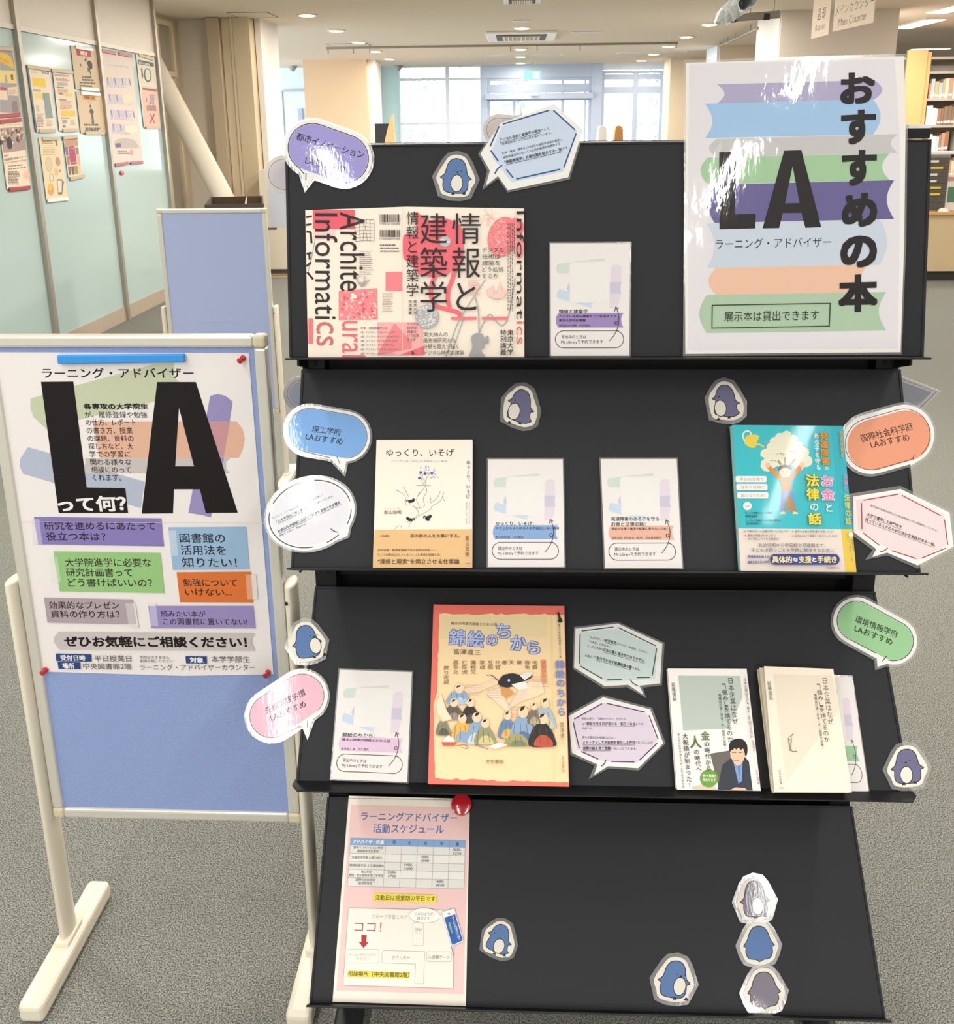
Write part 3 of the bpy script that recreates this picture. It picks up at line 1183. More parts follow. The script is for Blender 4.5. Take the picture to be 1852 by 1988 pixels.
# ------------------------------------------------------------------ right side: low counter and book stacks
CY = 9.72
ctr = thing('low_counter', 'low service counter with wood front, orange top and black plinth at the far right', 'counter', RM @ Matrix.Translation((5.4, CY, 0)))
cz = room_hit(1830, 412, 'y', CY).z
m = MB()
m.box(-1.25, 1.6, 0.03, 0.6, 0.10, cz - 0.03, pmat('counter_front_wood', '#d9c19b', 0.5))
m.build('front_panel', ctr)
m = MB()
m.box(-1.28, 1.6, 0.0, 0.64, cz - 0.03, cz, WOODP)
m.build('worktop', ctr, 0.004)
m = MB()
m.box(-1.25, 1.6, 0.05, 0.6, 0.0, 0.10, pmat('plinth_black', '#33312e', 0.5))
m.build('plinth', ctr)
# letter drawer unit on the counter
xa, xb = room_hit(1790, 370, 'y', CY + 0.15).x, room_hit(1838, 370, 'y', CY + 0.15).x
zt = room_hit(1820, 300, 'y', CY + 0.15).z
du = thing('drawer_unit', 'grey letter drawer unit with yellow labels standing on the low counter', 'drawer unit', RM @ Matrix.Translation(((xa + xb) / 2, CY + 0.15, cz)))
hw = (xb - xa) / 2
H = zt - cz
m = MB()
m.box(-hw, hw, 0.0, 0.36, 0, H, pmat('drawer_grey', '#8a857c', 0.5))
m.build('body', du, 0.003)
for k in range(8):
    z0 = 0.02 + (H - 0.04) * k / 8
    m = MB()
    m.box(-hw + 0.012, hw - 0.012, -0.012, 0.001, z0, z0 + (H - 0.04) / 8 - 0.012, pmat('drawer_dark', '#5b564e', 0.5))
    dr = m.build('drawer', du, 0.002)
    if k in (2, 3, 4, 6, 7, 5):
        m = MB()
        m.box(-hw + 0.02, -hw + 0.02 + (0.16 if k in (2, 3, 6) else 0.11), -0.0145, -0.011, z0 + 0.008, z0 + 0.03, ink('#f0cf4a' if k in (2, 3, 6) else '#efe9e0'))
        m.build('label_strip', dr)
m = MB()
xa2 = room_hit(1838, 380, 'y', CY + 0.12).x
m.box(0, 0.3, 0, 0.02, 0, 0.36, ink('#f3efe6'))
m.box(0.03, 0.12, -0.002, 0.0, 0.08, 0.24, ink('#5e8a72'))
m.box(0.0, 0.3, -0.002, 0.0, 0.30, 0.34, ink('#d99a92'))
o = m.build('counter_sign', None, 0, False, RM @ Matrix.Translation((xa2 + 0.012, CY + 0.2, cz + 0.001)))
tag(o, 'white notice with a green picture beside the drawer unit on the counter', 'notice')
m = MB()
c = room_hit(1831, 408, 'y', CY + 0.08)
m.lathe([(0.055, 0.0), (0.05, 0.02), (0.03, 0.035), (0.005, 0.04)], WHITEP, n=20)
o = m.build('white_dome', None, 0, True, RM @ Matrix.Translation((c.x, CY + 0.075, cz)))
tag(o, 'small white dome bell on the low counter top', 'bell')
m = MB()
m.box(-0.2, 0.2, -0.1, 0.14, 0, 0.025, ink('#fbfaf8'))
o = m.build('paper_pile', None, 0.003, False, RM @ Matrix.Translation(((xa + xb) / 2 + 0.03, CY + 0.3, zt)))
tag(o, 'pile of white paper lying on the letter drawer unit', 'paper')

# bookcases behind the counter
STEEL = pmat('shelf_steel', '#b7b0a6', 0.45)
random.seed(21)
BOOKC = ['#f6f3ec', '#e4dfd2', '#a87a66', '#cbb684', '#e79a7c', '#8a959a', '#efe8b6', '#b4c7d2', '#8f7866', '#f3eee4', '#d4d8ca', '#f6f3ec']


def bookcase(label, x0, x1, y, levels, first_book, end_panel=True):
    t = thing('bookcase', label, 'bookcase', RM @ Matrix.Translation(((x0 + x1) / 2, y, 0)), 'bookcases behind the counter')
    hw = (x1 - x0) / 2
    for s in ((-1, 1) if end_panel else ()):
        m = MB()
        m.box(s * hw - 0.03, s * hw + 0.03, -0.02, 0.34, 0, levels[-1] + 0.06, WOODP)
        m.build('end_panel', t, 0.004)
    # the broad wooden panel that closes the run, facing the hall
    m = MB()
    px_ = hw - 0.1 if 'left' in label else hw - 0.35
    m.box(px_ - 0.13, px_ + 0.13, -0.055, -0.022, 0, levels[-1] + 0.08, WOODP)
    m.build('front_panel', t, 0.004)
    m = MB()
    m.box(-hw + 0.03, hw - 0.03, 0.30, 0.32, 0, levels[-1], pmat('shelf_back', '#b3aa9c', 0.6))
    m.build('back_panel', t)
    for z in levels:
        m = MB()
        m.box(-hw + 0.032, hw - 0.032, 0.0, 0.295, z - 0.03, z, STEEL)
        m.build('shelf', t)
    return t


bx0 = room_hit(1787, 170, 'y', 12.9).x
LV = [0.12, 0.50, 0.88, 1.22, 1.56, 1.90, 2.24, 2.42]
bookcase('bookcase with orange wooden end panel behind the low counter, left section', bx0 - 0.95, bx0 - 0.002, 12.9, LV, 0)
bookcase('bookcase with orange wooden end panel behind the low counter, right section', bx0 + 0.062, bx0 + 1.05, 12.9, LV, 0)
where = {0.88: 'the third shelf up', 1.22: 'the shelf below eye level', 1.56: 'the shelf at eye level', 1.90: 'the upper shelf', 0.50: 'the second shelf up'}
for sec, (xa, xb) in (('left', (bx0 - 0.30, bx0 - 0.04)), ('right', (bx0 + 0.13, bx0 + 0.70))):
    for z in (0.88, 1.22, 1.56, 1.90):
        x = xa
        proto = None
        while x < xb:
            wd = random.uniform(0.022, 0.06)
            if x + wd > xb:
                break
            if random.random() < 0.12:
                x += 0.05
                continue
            hgt = random.uniform(0.19, 0.27)
            col = random.choice(BOOKC)
            m = MB()
            m.box(0, wd - 0.002, 0, 0.17, 0, hgt, ink(col))
            m.box(0.003, wd - 0.005, -0.001, 0, hgt * 0.12, hgt * 0.24, ink('#fbfaf6'))
            o = m.build('shelved_book', None, 0.0015, False, RM @ Matrix.Translation((x, 12.94, z + 0.0005)))
            tag(o, 'book shelved upright on %s of the %s bookcase section' % (where[z], sec), 'book', 'books on %s, %s section' % (where[z], sec))
            x += wd + 0.001

# flat ceiling panels over the counter
PANELG = emat('panel_glow', '#fff6e6', 4.0)
for lab, q_, hx, hy in (('bright ceiling panel beside the right pillar\'s top', (1782, 44), 0.13, 0.55), ('bright ceiling panel at the top right corner of the view', (1848, 14), 0.12, 0.4), ('long slim ceiling panel over the bookcases', (1806, 93), 0.32, 0.09)):
    c = room_hit(*q_, 'z', CEIL)
    t = thing('ceiling_panel_light', lab, 'ceiling light', RM @ Matrix.Translation((c.x, c.y, CEIL)), 'ceiling panel lights over the counter')
    m = MB()
    m.box(-hx, hx, -hy, hy, -0.02, -0.0005, RING)
    m.build('frame', t)
    m = MB()
    m.box(-hx + 0.015, hx - 0.015, -hy + 0.015, hy - 0.015, -0.024, -0.019, PANELG)
    m.build('diffuser', t)

# entrance furniture
c = room_hit(746, 255, 'y', 16.0)
t = thing('desk_monitor', 'black monitor standing behind the wooden carrel divider by the window', 'monitor', RM @ Matrix.Translation((c.x, 16.0, 0.72)))
m = MB()
m.box(-0.16, 0.12, 0, 0.04, 0.56, 0.95, pmat('monitor_black', '#26282c', 0.4))
m.build('screen', t, 0.006)
m = MB()
m.box(-0.03, 0.01, 0.0, 0.03, 0.0, 0.57, MATS['monitor_black'])
m.box(-0.12, 0.1, -0.06, 0.1, 0.0, 0.015, MATS['monitor_black'])
m.build('stand', t)
dk = thing('reading_desk', 'pale reading desk carrying the monitor and the wooden divider', 'desk', RM @ Matrix.Translation((c.x + 0.2, 16.1, 0)))
m = MB()
m.box(-0.8, 0.8, -0.3, 0.4, 0.69, 0.72, WOODP)
m.build('desktop', dk, 0.003)
for sx in (-0.76, 0.76):
    for sy in (-0.26, 0.36):
        m = MB()
        m.box(sx - 0.02, sx + 0.02, sy - 0.02, sy + 0.02, 0, 0.69, GREYALU)
        m.build('leg', dk)
fr_y = 15.85
pl = [room_hit(*q, 'y', fr_y) for q in ((747, 273), (758, 226), (763, 222), (767, 273))]
m = MB()
Mx = Matrix(((1, 0, 0, 0), (0, 0, 1, 0), (0, 1, 0, 0), (0, 0, 0, 1)))
m.prism([(pl[0].x, 0.7205), (pl[0].x, pl[0].z), (pl[1].x, pl[1].z), (pl[2].x, pl[2].z), (pl[3].x, pl[3].z), (pl[3].x, 0.7205)], fr_y, fr_y + 0.03, pmat('divider_wood', '#e9bd84', 0.5), M=Mx)
o = m.build('carrel_divider', None, 0.002, False, RM)
tag(o, 'slanted wooden carrel divider standing on the reading desk by the window', 'divider')


def chair(label, px, y, mat):
    c = room_hit(*px, 'y', y)
    t = thing('lounge_chair', label, 'chair', RM @ Matrix.Translation((c.x, y, 0)) @ Matrix.Rotation(math.radians(62), 4, 'Z'), 'chairs by the entrance')
    m = MB()
    m.prism(smooth_loop([(-0.20, 0.92), (-0.19, 1.48), (-0.1, 1.59), (0.12, 1.58), (0.2, 1.46), (0.2, 0.92)], 3), 0.0, 0.04, mat,
            M=Matrix(((1, 0, 0, 0), (0, 0, 1, 0), (0, 1, 0, 0), (0, 0, 0, 1))))
    m.build('backrest', t, 0.006)
    m = MB()
    m.box(-0.21, 0.21, 0.0, 0.42, 0.90, 0.94, mat)
    m.build('seat', t, 0.01)
    for sx in (-0.18, 0.18):
        for sy in (0.04, 0.38):
            m = MB()
            m.tube((sx, sy, 0), (sx * 0.9, sy, 0.90), 0.014, GREYALU, 10)
            m.build('leg', t)
    return t


chair('orange wooden high chair seen over the rack before the entrance glass', (1202, 255), 17.2, pmat('chair_wood', '#c98d50', 0.5))
chair('pale high chair left of the orange chair before the entrance glass', (1170, 262), 18.0, pmat('chair_pale', '#d9dcd8', 0.5))

# grey cabinet, black leaflet bin and mat between the boards and the pillar
c0, c1 = room_hit(505, 400, 'y', 10.3), room_hit(575, 400, 'y', 10.3)
zt = room_hit(540, 330, 'y', 10.3).z
t = thing('service_cabinet', 'tall cream service cabinet at the foot of the left pillar', 'cabinet', RM @ Matrix.Translation(((c0.x + c1.x) / 2, 10.3, 0)))
hw = (c1.x - c0.x) / 2
CAB = pmat('cabinet_cream', '#ded4c2', 0.5)
m = MB()
m.box(-hw, hw, 0.0, 0.4, 0.06, zt, CAB)
m.build('body', t, 0.01)
m = MB()
m.box(-hw + 0.02, hw - 0.02, 0.02, 0.38, 0.0, 0.062, DARKP)
m.build('plinth', t)
m = MB()
m.box(-hw + 0.05, -hw + 0.17, -0.004, 0.001, zt * 0.44, zt * 0.44 + 0.02, DARKP)
m.build('handle', t)
m = MB()
m.box(-hw + 0.10, -hw + 0.33, -0.003, 0.001, zt - 0.62, zt - 0.20, ink('#c9d0de'))
m.build('notice', t)
m = MB()
pm = [room_hit(*q, 'z', 0.0) for q in ((512, 514), (560, 514), (560, 497), (525, 497))]
y0, y1 = pm[0].y - 0.5, 10.1
for k in range(7):
    a, b = y0 + (y1 - y0) * k / 7, y0 + (y1 - y0) * (k + 1) / 7
    m.box(pm[0].x, pm[0].x + 0.6, a, b, 0.0, 0.012, pmat('mat_brown' if k % 2 else 'mat_tan', '#8a765c' if k % 2 else '#b7a07e', 0.95))
o = m.build('door_mat', None, 0, False, RM)
tag(o, 'brown striped mat on the floor before the cream cabinet', 'mat')
by = 6.6
cs = [room_hit(*q, 'y', by) for q in ((400, 399), (510, 397))]
zt = room_hit(500, 396, 'y', by).z
bin_ = thing('leaflet_bin', 'tall open black bin whose rim shows behind the pale notice board', 'bin', RM @ Matrix.Translation(((cs[0].x + cs[1].x) / 2, by, 0)) @ Matrix.Rotation(math.atan2(-cs[1].x, by), 4, 'Z'))
hw = (cs[1].x - cs[0].x) / 2
dp = 0.8
m = MB()
KB, IB = pmat('bin_black', '#4a4038', 0.6), pmat('bin_inside', '#5a4637', 0.8)
m.box(-hw, -hw + 0.012, 0, dp, 0, zt, KB)
m.box(hw - 0.012, hw, 0, dp, 0, zt, KB)
m.box(-hw + 0.012, hw - 0.012, 0, 0.012, 0, zt, KB)
m.box(-hw + 0.012, hw - 0.012, dp - 0.012, dp, 0, zt, IB)
m.box(-hw + 0.012, hw - 0.012, 0.012, dp - 0.012, 0, 0.02, IB)
m.build('body', bin_)
m = MB()
m.box(hw * 0.35, hw * 0.35 + 0.006, 0.012, dp - 0.012, 0.4, zt - 0.004, pmat('bin_divider', '#c3a988', 0.7))
m.build('divider', bin_)
# ------------------------------------------------------------------ signs, books and cards on the rack
INK = '#2a2627'


def capsule(ax, ay, bx, by, r, tail=None, n=14, wob=0.0):
    """Outline round two centres a and b (art units, y down); tail = (x, y of tip, half width, x, y of root)."""
    a0 = math.atan2(by - ay, bx - ax)
    out = []
    for cx, cy, s in ((bx, by, -90), (ax, ay, 90)):
        for k in range(n + 1):
            a = a0 + math.radians(s + 180.0 * k / n)
            out.append((cx + r * math.cos(a), cy + r * math.sin(a)))
    return add_tail(out, tail)


def add_tail(out, tail):
    if not tail:
        return out
    tx, ty, hw, rx, ry = tail
    # subdivide edges so that the root can be cut out neatly
    fine = []
    n = len(out)
    for i in range(n):
        p, q = out[i], out[(i + 1) % n]
        d = math.hypot(q[0] - p[0], q[1] - p[1])
        k = max(1, int(d / (hw * 0.4)))
        fine += [(p[0] + (q[0] - p[0]) * j / k, p[1] + (q[1] - p[1]) * j / k) for j in range(k)]
    n = len(fine)
    c = min(range(n), key=lambda i: math.hypot(fine[i][0] - rx, fine[i][1] - ry))
    keep = [j for j in range(n) if math.hypot(fine[j][0] - fine[c][0], fine[j][1] - fine[c][1]) > hw]
    # rotate so that the gap is at the end
    gap = [j for j in range(n) if j not in set(keep)]
    start = (max(gap) + 1) % n if not (0 in gap and n - 1 in gap) else max(j for j in gap if j < n // 2) + 1
    res = [fine[(start + j) % n] for j in range(len(keep))]
    return res + [(tx, ty)]


def grow(pts, d):
    """Offset an outline outward by d (art units)."""
    n = len(pts)
    area = sum(pts[i][0] * pts[(i + 1) % n][1] - pts[(i + 1) % n][0] * pts[i][1] for i in range(n))
    s = 1 if area > 0 else -1
    out = []
    for i in range(n):
        p0, p1, p2 = pts[i - 1], pts[i], pts[(i + 1) % n]
        e1, e2 = (p1[0] - p0[0], p1[1] - p0[1]), (p2[0] - p1[0], p2[1] - p1[1])
        l1, l2 = math.hypot(*e1) or 1e-6, math.hypot(*e2) or 1e-6
        n1, n2 = (e1[1] / l1 * s, -e1[0] / l1 * s), (e2[1] / l2 * s, -e2[0] / l2 * s)
        b = (n1[0] + n2[0], n1[1] + n2[1])
        lb = math.hypot(*b) or 1e-6
        k = d / max(0.42, lb / 2)
        out.append((p1[0] + b[0] / lb * k, p1[1] + b[1] / lb * k))
    return out


def bubble(label, frame, w0, crop, a, b, r, tail, fill, line, texts, film=16, group='round name bubbles', fillshift=(0, 0), white=22):
    o_ = capsule(*a, *b, r + white, tail)
    s = Sheet('speech_bubble_sign', label, 'sign', frame, w0, o_, 0.0008, '#fbf9f6', group, crop, gloss='lam')
    s.poly(capsule(a[0] + fillshift[0], a[1] + fillshift[1], b[0] + fillshift[0], b[1] + fillshift[1], r - 4), fill)
    ring = capsule(*a, *b, r)
    # the drawn outline is open where the tail joins
    c = min(range(len(ring)), key=lambda i: math.hypot(ring[i][0] - tail[3], ring[i][1] - tail[4]))
    rot = [ring[(c + 1 + j) % len(ring)] for j in range(len(ring))]
    gap0, gap1 = rot[0], rot[-1]
    s.stroke([(tail[3] + (gap0[0] - tail[3]) * 0.25, tail[4] + (gap0[1] - tail[4]) * 0.25)] + rot[:-1], 5, line)
    s.stroke([(tail[0] * 0.35 + tail[3] * 0.65, tail[1] * 0.35 + tail[4] * 0.65), (tail[3] * 1.25 - tail[0] * 0.25, tail[4] * 1.25 - tail[1] * 0.25)], 5, line)
    for t in texts:
        s.text(t[0], t[1], t[2], t[3], t[4] if len(t) > 4 else INK, 0.011)
    s.done(grow(o_, film))
    return s


def poly_bubble(label, frame, w0, crop, outer, film, inner, fill, dashes, line, texts, tails=(), group='many-sided comment bubbles', lw=8):
    s = Sheet('comment_bubble_sign', label, 'sign', frame, w0, outer, 0.0008, '#fbf9f6', group, crop, gloss='lam')
    s.poly(inner, fill)
    for d in dashes:
        s.stroke(d, lw, line, smooth=3 if len(d) > 2 else 0)
    for t in texts:
        s.text(t[0], t[1], t[2], t[3], t[4] if len(t) > 4 else '#4a4648', t[5] if len(t) > 5 else 0.0)
        if len(t) > 6 and t[6]:
            dx, dy = t[2][0] - t[1][0], t[2][1] - t[1][1]
            ln = math.hypot(dx, dy)
            off = (-dy / ln * t[3] * 0.75, dx / ln * t[3] * 0.75)
            s.stroke([(t[1][0] + off[0], t[1][1] + off[1]), (t[2][0] + off[0], t[2][1] + off[1])], 2.5, '#4a4648')
    s.done(film)
    return s


CJ = (570, 390, 3.940)
C1T = (500, 180, 2.849)
CC1 = (1040, 440, 6.173)
CPO = (1300, 90, 3.156)
C2L = (520, 680, 4.209)
C2M = (930, 720, 3.367)
C2R = (1400, 700, 4.097)
C3L = (470, 1120, 4.518)
C3M = (820, 1150, 3.704)
C3R = (1270, 1130, 3.182)
C4L = (600, 1530, 4.342)
C4R = (900, 1660, 2.806)
SG = 0.0022          # signs stand this far off the panels' skin

# ---- shelf 1 : unfolded book jacket
s = Sheet('unfolded_book_jacket', 'unfolded cream and red book jacket with large black writing, on the top shelf', 'book jacket', PF[0], 0.004,
          [(90, 72), (860, 45), (1762, 58), (1765, 1203), (1200, 1206), (112, 1212), (100, 620)], 0.0008, '#f6e9da', None, CJ)
DK, PK, LP, GR = '#2d2526', '#ee6d79', '#f6b6b6', '#a6a5a7'
s.rect(148, 70, 470, 218, '#e8606f')
s.rect(150, 222, 320, 300, '#f5cdc6')
s.rect(113, 898, 152, 1092, '#ee7a80')
s.stroke([(165, 300), (130, 480), (105, 560)], 7, GR)
for a in (((96, 125), (142, 118)), ((96, 185), (140, 178)), ((98, 235), (132, 240)), ((132, 236), (138, 325)), ((100, 405), (140, 398)), ((120, 400), (124, 450)), ((100, 500), (135, 470)), ((105, 545), (150, 600))):
    s.stroke(a, 16, DK)
s.poly([(345, 690), (640, 668), (645, 908), (346, 912)], '#f08b90')
random.seed(3)
s.z()
s.hold = True
for k in range(120):
    x, y = random.uniform(352, 636), random.uniform(690, 905)
    r = random.uniform(4, 14)
    s.ell(x, y, r, r * 0.7, random.choice(('#fbd3cd', '#e45b69', '#f6a6a6')), random.uniform(0, 90), 7)
s.hold = False
s.poly([(640, 928), (990, 928), (992, 1180), (645, 1182)], '#f7b3b2')
s.poly([(772, 935), (905, 1080), (905, 1130), (640, 1180), (690, 1085)], '#ef8b8e')
s.poly([(810, 1178), (1000, 1108), (1000, 1178)], '#ee7079')
s.rect(705, 543, 832, 688, '#f0858d')
s.text('Informati', (250, 95), (250, 905), 172, DK, 0.004)
s.text('cs', (240, 925), (240, 1108), 130, '#cf7079', 0.0)
s.text('Archite', (450, 88), (450, 690), 190, DK, 0.004)
s.poly([(440, 700), (480, 720), (490, 745), (440, 750)], '#f6e9da')
s.text('ural', (460, 918), (460, 1196), 180, '#e9727c', 0.004)
s.z()
s.hold = True
for k in range(6):
    x = 478 + k * 27
    s.stroke([(x, 140), (x + (k % 3 - 1) * 8, 200), (x + (k % 2) * 6, 308)], 2.5, '#5b5354')
for k in range(7):
    y = 142 + k * 27
    s.stroke([(474, y + 8), (540, y), (612, y + 4)], 2.5, '#5b5354')
for y0, y1, sd in ((104, 165, 1), (222, 278, 2)):
    rr = random.Random(sd)
    x = 660
    while x < 815:
        wd = rr.choice((2.5, 2.5, 5, 7.5))
        s.rect(x, y0, x + wd, y1, '#3a3535')
        x += wd + rr.choice((2.5, 4, 5))
s.hold = False
s.text('9784767152886', (660, 176), (815, 176), 12, '#4a4445')
s.text('1920052027000', (660, 290), (815, 290), 12, '#4a4445')
s.lines(662, 338, 815, 385, 3, '#5b5354', 8, 4)
s.lines(505, 385, 620, 560, 12, '#6b6263', 4, 5)
s.lines(680, 705, 770, 845, 12, '#a98f8b', 4, 6)
s.z()
s.hold = True
rr = random.Random(8)
nod = [(rr.uniform(480, 640), rr.uniform(560, 660)) for k in range(16)]
for i, p in enumerate(nod):
    for q in nod[i + 1:]:
        if math.hypot(p[0] - q[0], p[1] - q[1]) < 60:
            s.stroke([p, q], 2, '#b5a9a5')
s.hold = False
for k, t in enumerate(('序章　建築情報学とは', '1章｜デジタル・クリエイティビティ', '2章｜デジタル・インタラクティビティ', '3章｜デジタル・サスティナビリティ',
                       '4章｜デジタル・マテリアリティ', '5章｜デジタル・プラクティカビリティ', '6章｜デジタル・レジリエンシー')):
    y = 972 + k * 32.5
    s.text(t, (515, y), (518 + (200, 265, 290, 282, 248, 285, 250)[k], y), 19, '#4d4142')
# spine and front
s.poly([(935, 95), (1040, 150), (1130, 130), (1270, 185), (1300, 330), (1285, 470), (1215, 510), (1180, 560), (1080, 580), (960, 560), (900, 470), (845, 440), (838, 300), (858, 255), (940, 250)], PK, 4)
s.stroke([(1090, 560), (1055, 650), (1055, 740), (1090, 800), (1180, 830), (1268, 858), (1268, 905)], 32, PK, smooth=4)
s.stroke([(1245, 480), (1215, 600), (1185, 680), (1180, 760), (1195, 815)], 32, PK, smooth=4)
s.ell(1600, 275, 112, 155, '#ef8189', 15)
s.ell(1700, 200, 60, 70, '#ef8189')
s.ell(1725, 350, 38, 95, '#f3a0a2')
s.z()
s.hold = True
rr = random.Random(5)
for k in range(150):
    a, q = rr.uniform(0, 6.283), rr.uniform(0, 1) ** 0.5
    x, y = 1600 + 100 * q * math.cos(a), 275 + 142 * q * math.sin(a)
    s.stroke([(x, y), (x + rr.uniform(-20, 20), y + rr.uniform(-16, 16))], 3, '#fbd6d2')
for k in range(24):
    x, y = rr.uniform(1440, 1540), rr.uniform(70, 200)
    s.stroke([(x, y), (x + rr.uniform(-45, 45), y + rr.uniform(-45, 45))], 2.2, '#f3a8a5')
s.hold = False
s.poly([(1475, 680), (1530, 640), (1530, 720), (1560, 700), (1580, 610), (1600, 690), (1650, 670), (1600, 745), (1550, 750), (1490, 730)], '#f8c8c4')
s.lines(1335, 612, 1440, 720, 10, '#f0a09f', 4, 9)
s.rect(1205, 885, 1400, 908, '#ee7a82')
s.rect(1440, 885, 1640, 908, '#ee7a82')
s.ell(1160, 312, 44, 42, '#bdbcbe')
s.ell(1022, 885, 88, 92, '#b4b3b5')
s.z()
s.hold = True
for k in range(60):
    a, q = rr.uniform(0, 6.283), rr.uniform(0, 1) ** 0.5
    s.ell(1022 + 80 * q * math.cos(a), 885 + 84 * q * math.sin(a), 7, 6, '#e4e1df', 0, 8)
for k in range(10):
    s.ell(1160 + rr.uniform(-30, 30), 312 + rr.uniform(-28, 28), 6, 6, '#f2f0ee', 0, 8)
s.hold = False
s.stroke([(1165, 1200), (1260, 930), (1390, 720), (1470, 600)], 7, GR, smooth=4)
s.stroke([(1200, 1200), (1250, 1050), (1300, 900)], 6, GR)
s.stroke([(1390, 735), (1415, 850), (1420, 1000), (1440, 960), (1500, 868), (1560, 930), (1605, 950), (1650, 860), (1695, 590)], 8, GR, smooth=5)
s.poly([(1360, 1040), (1400, 1010), (1440, 1015), (1462, 1045), (1490, 1030), (1488, 1095), (1462, 1080), (1455, 1125), (1440, 1125), (1435, 1150), (1465, 1195), (1345, 1198), (1370, 1120)], '#a2a1a4', 3)
s.vtext('情報と', (1322, 84), (1322, 860), 215, DK, 0.0)
s.vtext('建築学', (1072, 84), (1072, 860), 205, DK, 0.0)
s.vtext('情報と建築学', (912, 78), (912, 735), 92, DK, 0.0)
for k, t in enumerate(('デジタル', '技術は', '建築を', 'どう拡張', 'するか')):
    s.text(t, (1442, 375 + k * 50), (1442 + (168, 140, 140, 165, 125)[k], 375 + k * 50), 38, DK)
    s.text(t, (872, 940 + k * 30), (872 + (88, 72, 70, 90, 66)[k], 940 + k * 30), 22, DK)
s.vtext('東京大学', (932, 756), (932, 870), 24, DK, 0.02)
s.vtext('特別講義', (895, 756), (895, 870), 24, DK, 0.02)
s.text('6', (906, 1158), (924, 1158), 32, DK, 0.02)
for k, t in enumerate(('東大38人の', '最先端研究から', '分野を超えて描く', 'デジタル時代の建築')):
    s.text(t, (996, 1020 + k * 46), (996 + (184, 244, 266, 308)[k], 1020 + k * 46), 36, DK)
s.vtext('東京大学', (1658, 980), (1658, 1180), 46, DK, 0.014)
s.vtext('特別講義', (1604, 980), (1604, 1180), 46, DK, 0.014)
s.z()
s.hold = True
for k in range(4):
    x = 1640 + k * 16
    y = 175
    while y < 840:
        e = y + rr.uniform(6, 26)
        if not (k == 3 and y > 400):
            s.stroke([(x, y), (x, min(e, 842))], 5, '#574b4c')
        y = e + 8
s.hold = False
s.text('Informat', (1733, 82), (1733, 905), 58, DK, 0.0)
s.text('ics', (1733, 920), (1733, 1095), 58, '#cf7079', 0.0)
s.stroke([(838, 50), (838, 1206)], 2.5, '#e3cfc0')
s.stroke([(962, 60), (962, 1206)], 2, '#ecd9cb')
s.stroke([(1698, 60), (1698, 1203)], 2, '#ecd9cb')
s.done()

# ---- purple name bubble and pale blue comment bubble, shelf 1
bubble('purple capsule speech bubble sign at the top left corner of the rack', PF[0], SG, C1T, (303, 304), (480, 366), 134, (265, 528, 30, 268, 462), '#a79fe0', '#3a3450',
       [('都市イノベーション', (218, 240), (588, 346), 44, INK, 0.0), ('LAおすすめ', (266, 372), (484, 422), 44, INK, 0.0)], 12, white=20)
poly_bubble('six-sided white and pale blue comment bubble rising above the rack\'s top edge', PF[0], SG, C1T,
            [(1345, 170), (1640, 62), (1800, 205), (1718, 468), (1385, 540), (1330, 462), (1262, 515), (1285, 432), (1232, 338), (1290, 250)],
            [(1340, 160), (1645, 50), (1812, 203), (1726, 480), (1383, 552), (1330, 476), (1243, 538), (1270, 432), (1220, 338), (1280, 246)],
            [(1352, 186), (1628, 92), (1768, 214), (1692, 436), (1405, 496), (1356, 430), (1300, 360), (1296, 318)], '#d5e3f8',
            [[(1356, 175), (1612, 98)], [(1636, 98), (1756, 206)], [(1762, 226), (1694, 414)], [(1674, 424), (1430, 478)], [(1414, 472), (1376, 424)], [(1352, 402), (1326, 424), (1312, 450)],
             [(1332, 380), (1290, 320)], [(1286, 298), (1336, 186)]], '#2f6097',
            [('デジタル技術と建築学の融合', (1338, 264), (1566, 208), 19, '#3c3a40', 0.02, 1), ('として、', (1568, 208), (1618, 197), 13), ('「建築情報学」が近年注目を集めています。', (1346, 286), (1624, 222), 13),
             ('計画・構造・環境などの既存の建築学領域を横断し、', (1352, 336), (1690, 257), 14), ('建築関連分野が培ってきた知的蓄積を再構築する', (1358, 360), (1672, 282), 14),
             ('「建築情報学」の最先端を紹介する一冊', (1366, 386), (1682, 312), 20, '#3c3a40', 0.02, 1), ('です。', (1684, 310), (1722, 302), 14)])

# ---- the penguin stickers: a plain rounded bird, front, side and back views
FRONT = [(0, .5), (.18, .46), (.30, .33), (.355, .15), (.40, .04), (.53, -.06), (.425, -.11), (.43, -.28), (.36, -.43), (.16, -.48), (-.16, -.48), (-.36, -.43), (-.43, -.28), (-.425, -.11), (-.53, -.06), (-.40, .04), (-.355, .15), (-.30, .33), (-.18, .46)]
SIDE = [(.02, .5), (.2, .44), (.32, .26), (.37, .02), (.50, -.08), (.39, -.12), (.41, -.30), (.47, -.36), (.38, -.42), (.22, -.46), (-.1, -.42), (-.36, -.34), (-.38, -.18), (-.31, .06), (-.42, .12), (-.31, .20), (-.24, .36), (-.12, .47)]
BACK = [(0, .5), (.18, .46), (.31, .32), (.40, .10), (.53, -.06), (.45, -.10), (.46, -.26), (.36, -.42), (.14, -.46), (.0, -.52), (-.10, -.46), (-.36, -.42), (-.46, -.26), (-.45, -.10), (-.53, -.06), (-.40, .10), (-.31, .32), (-.18, .46)]


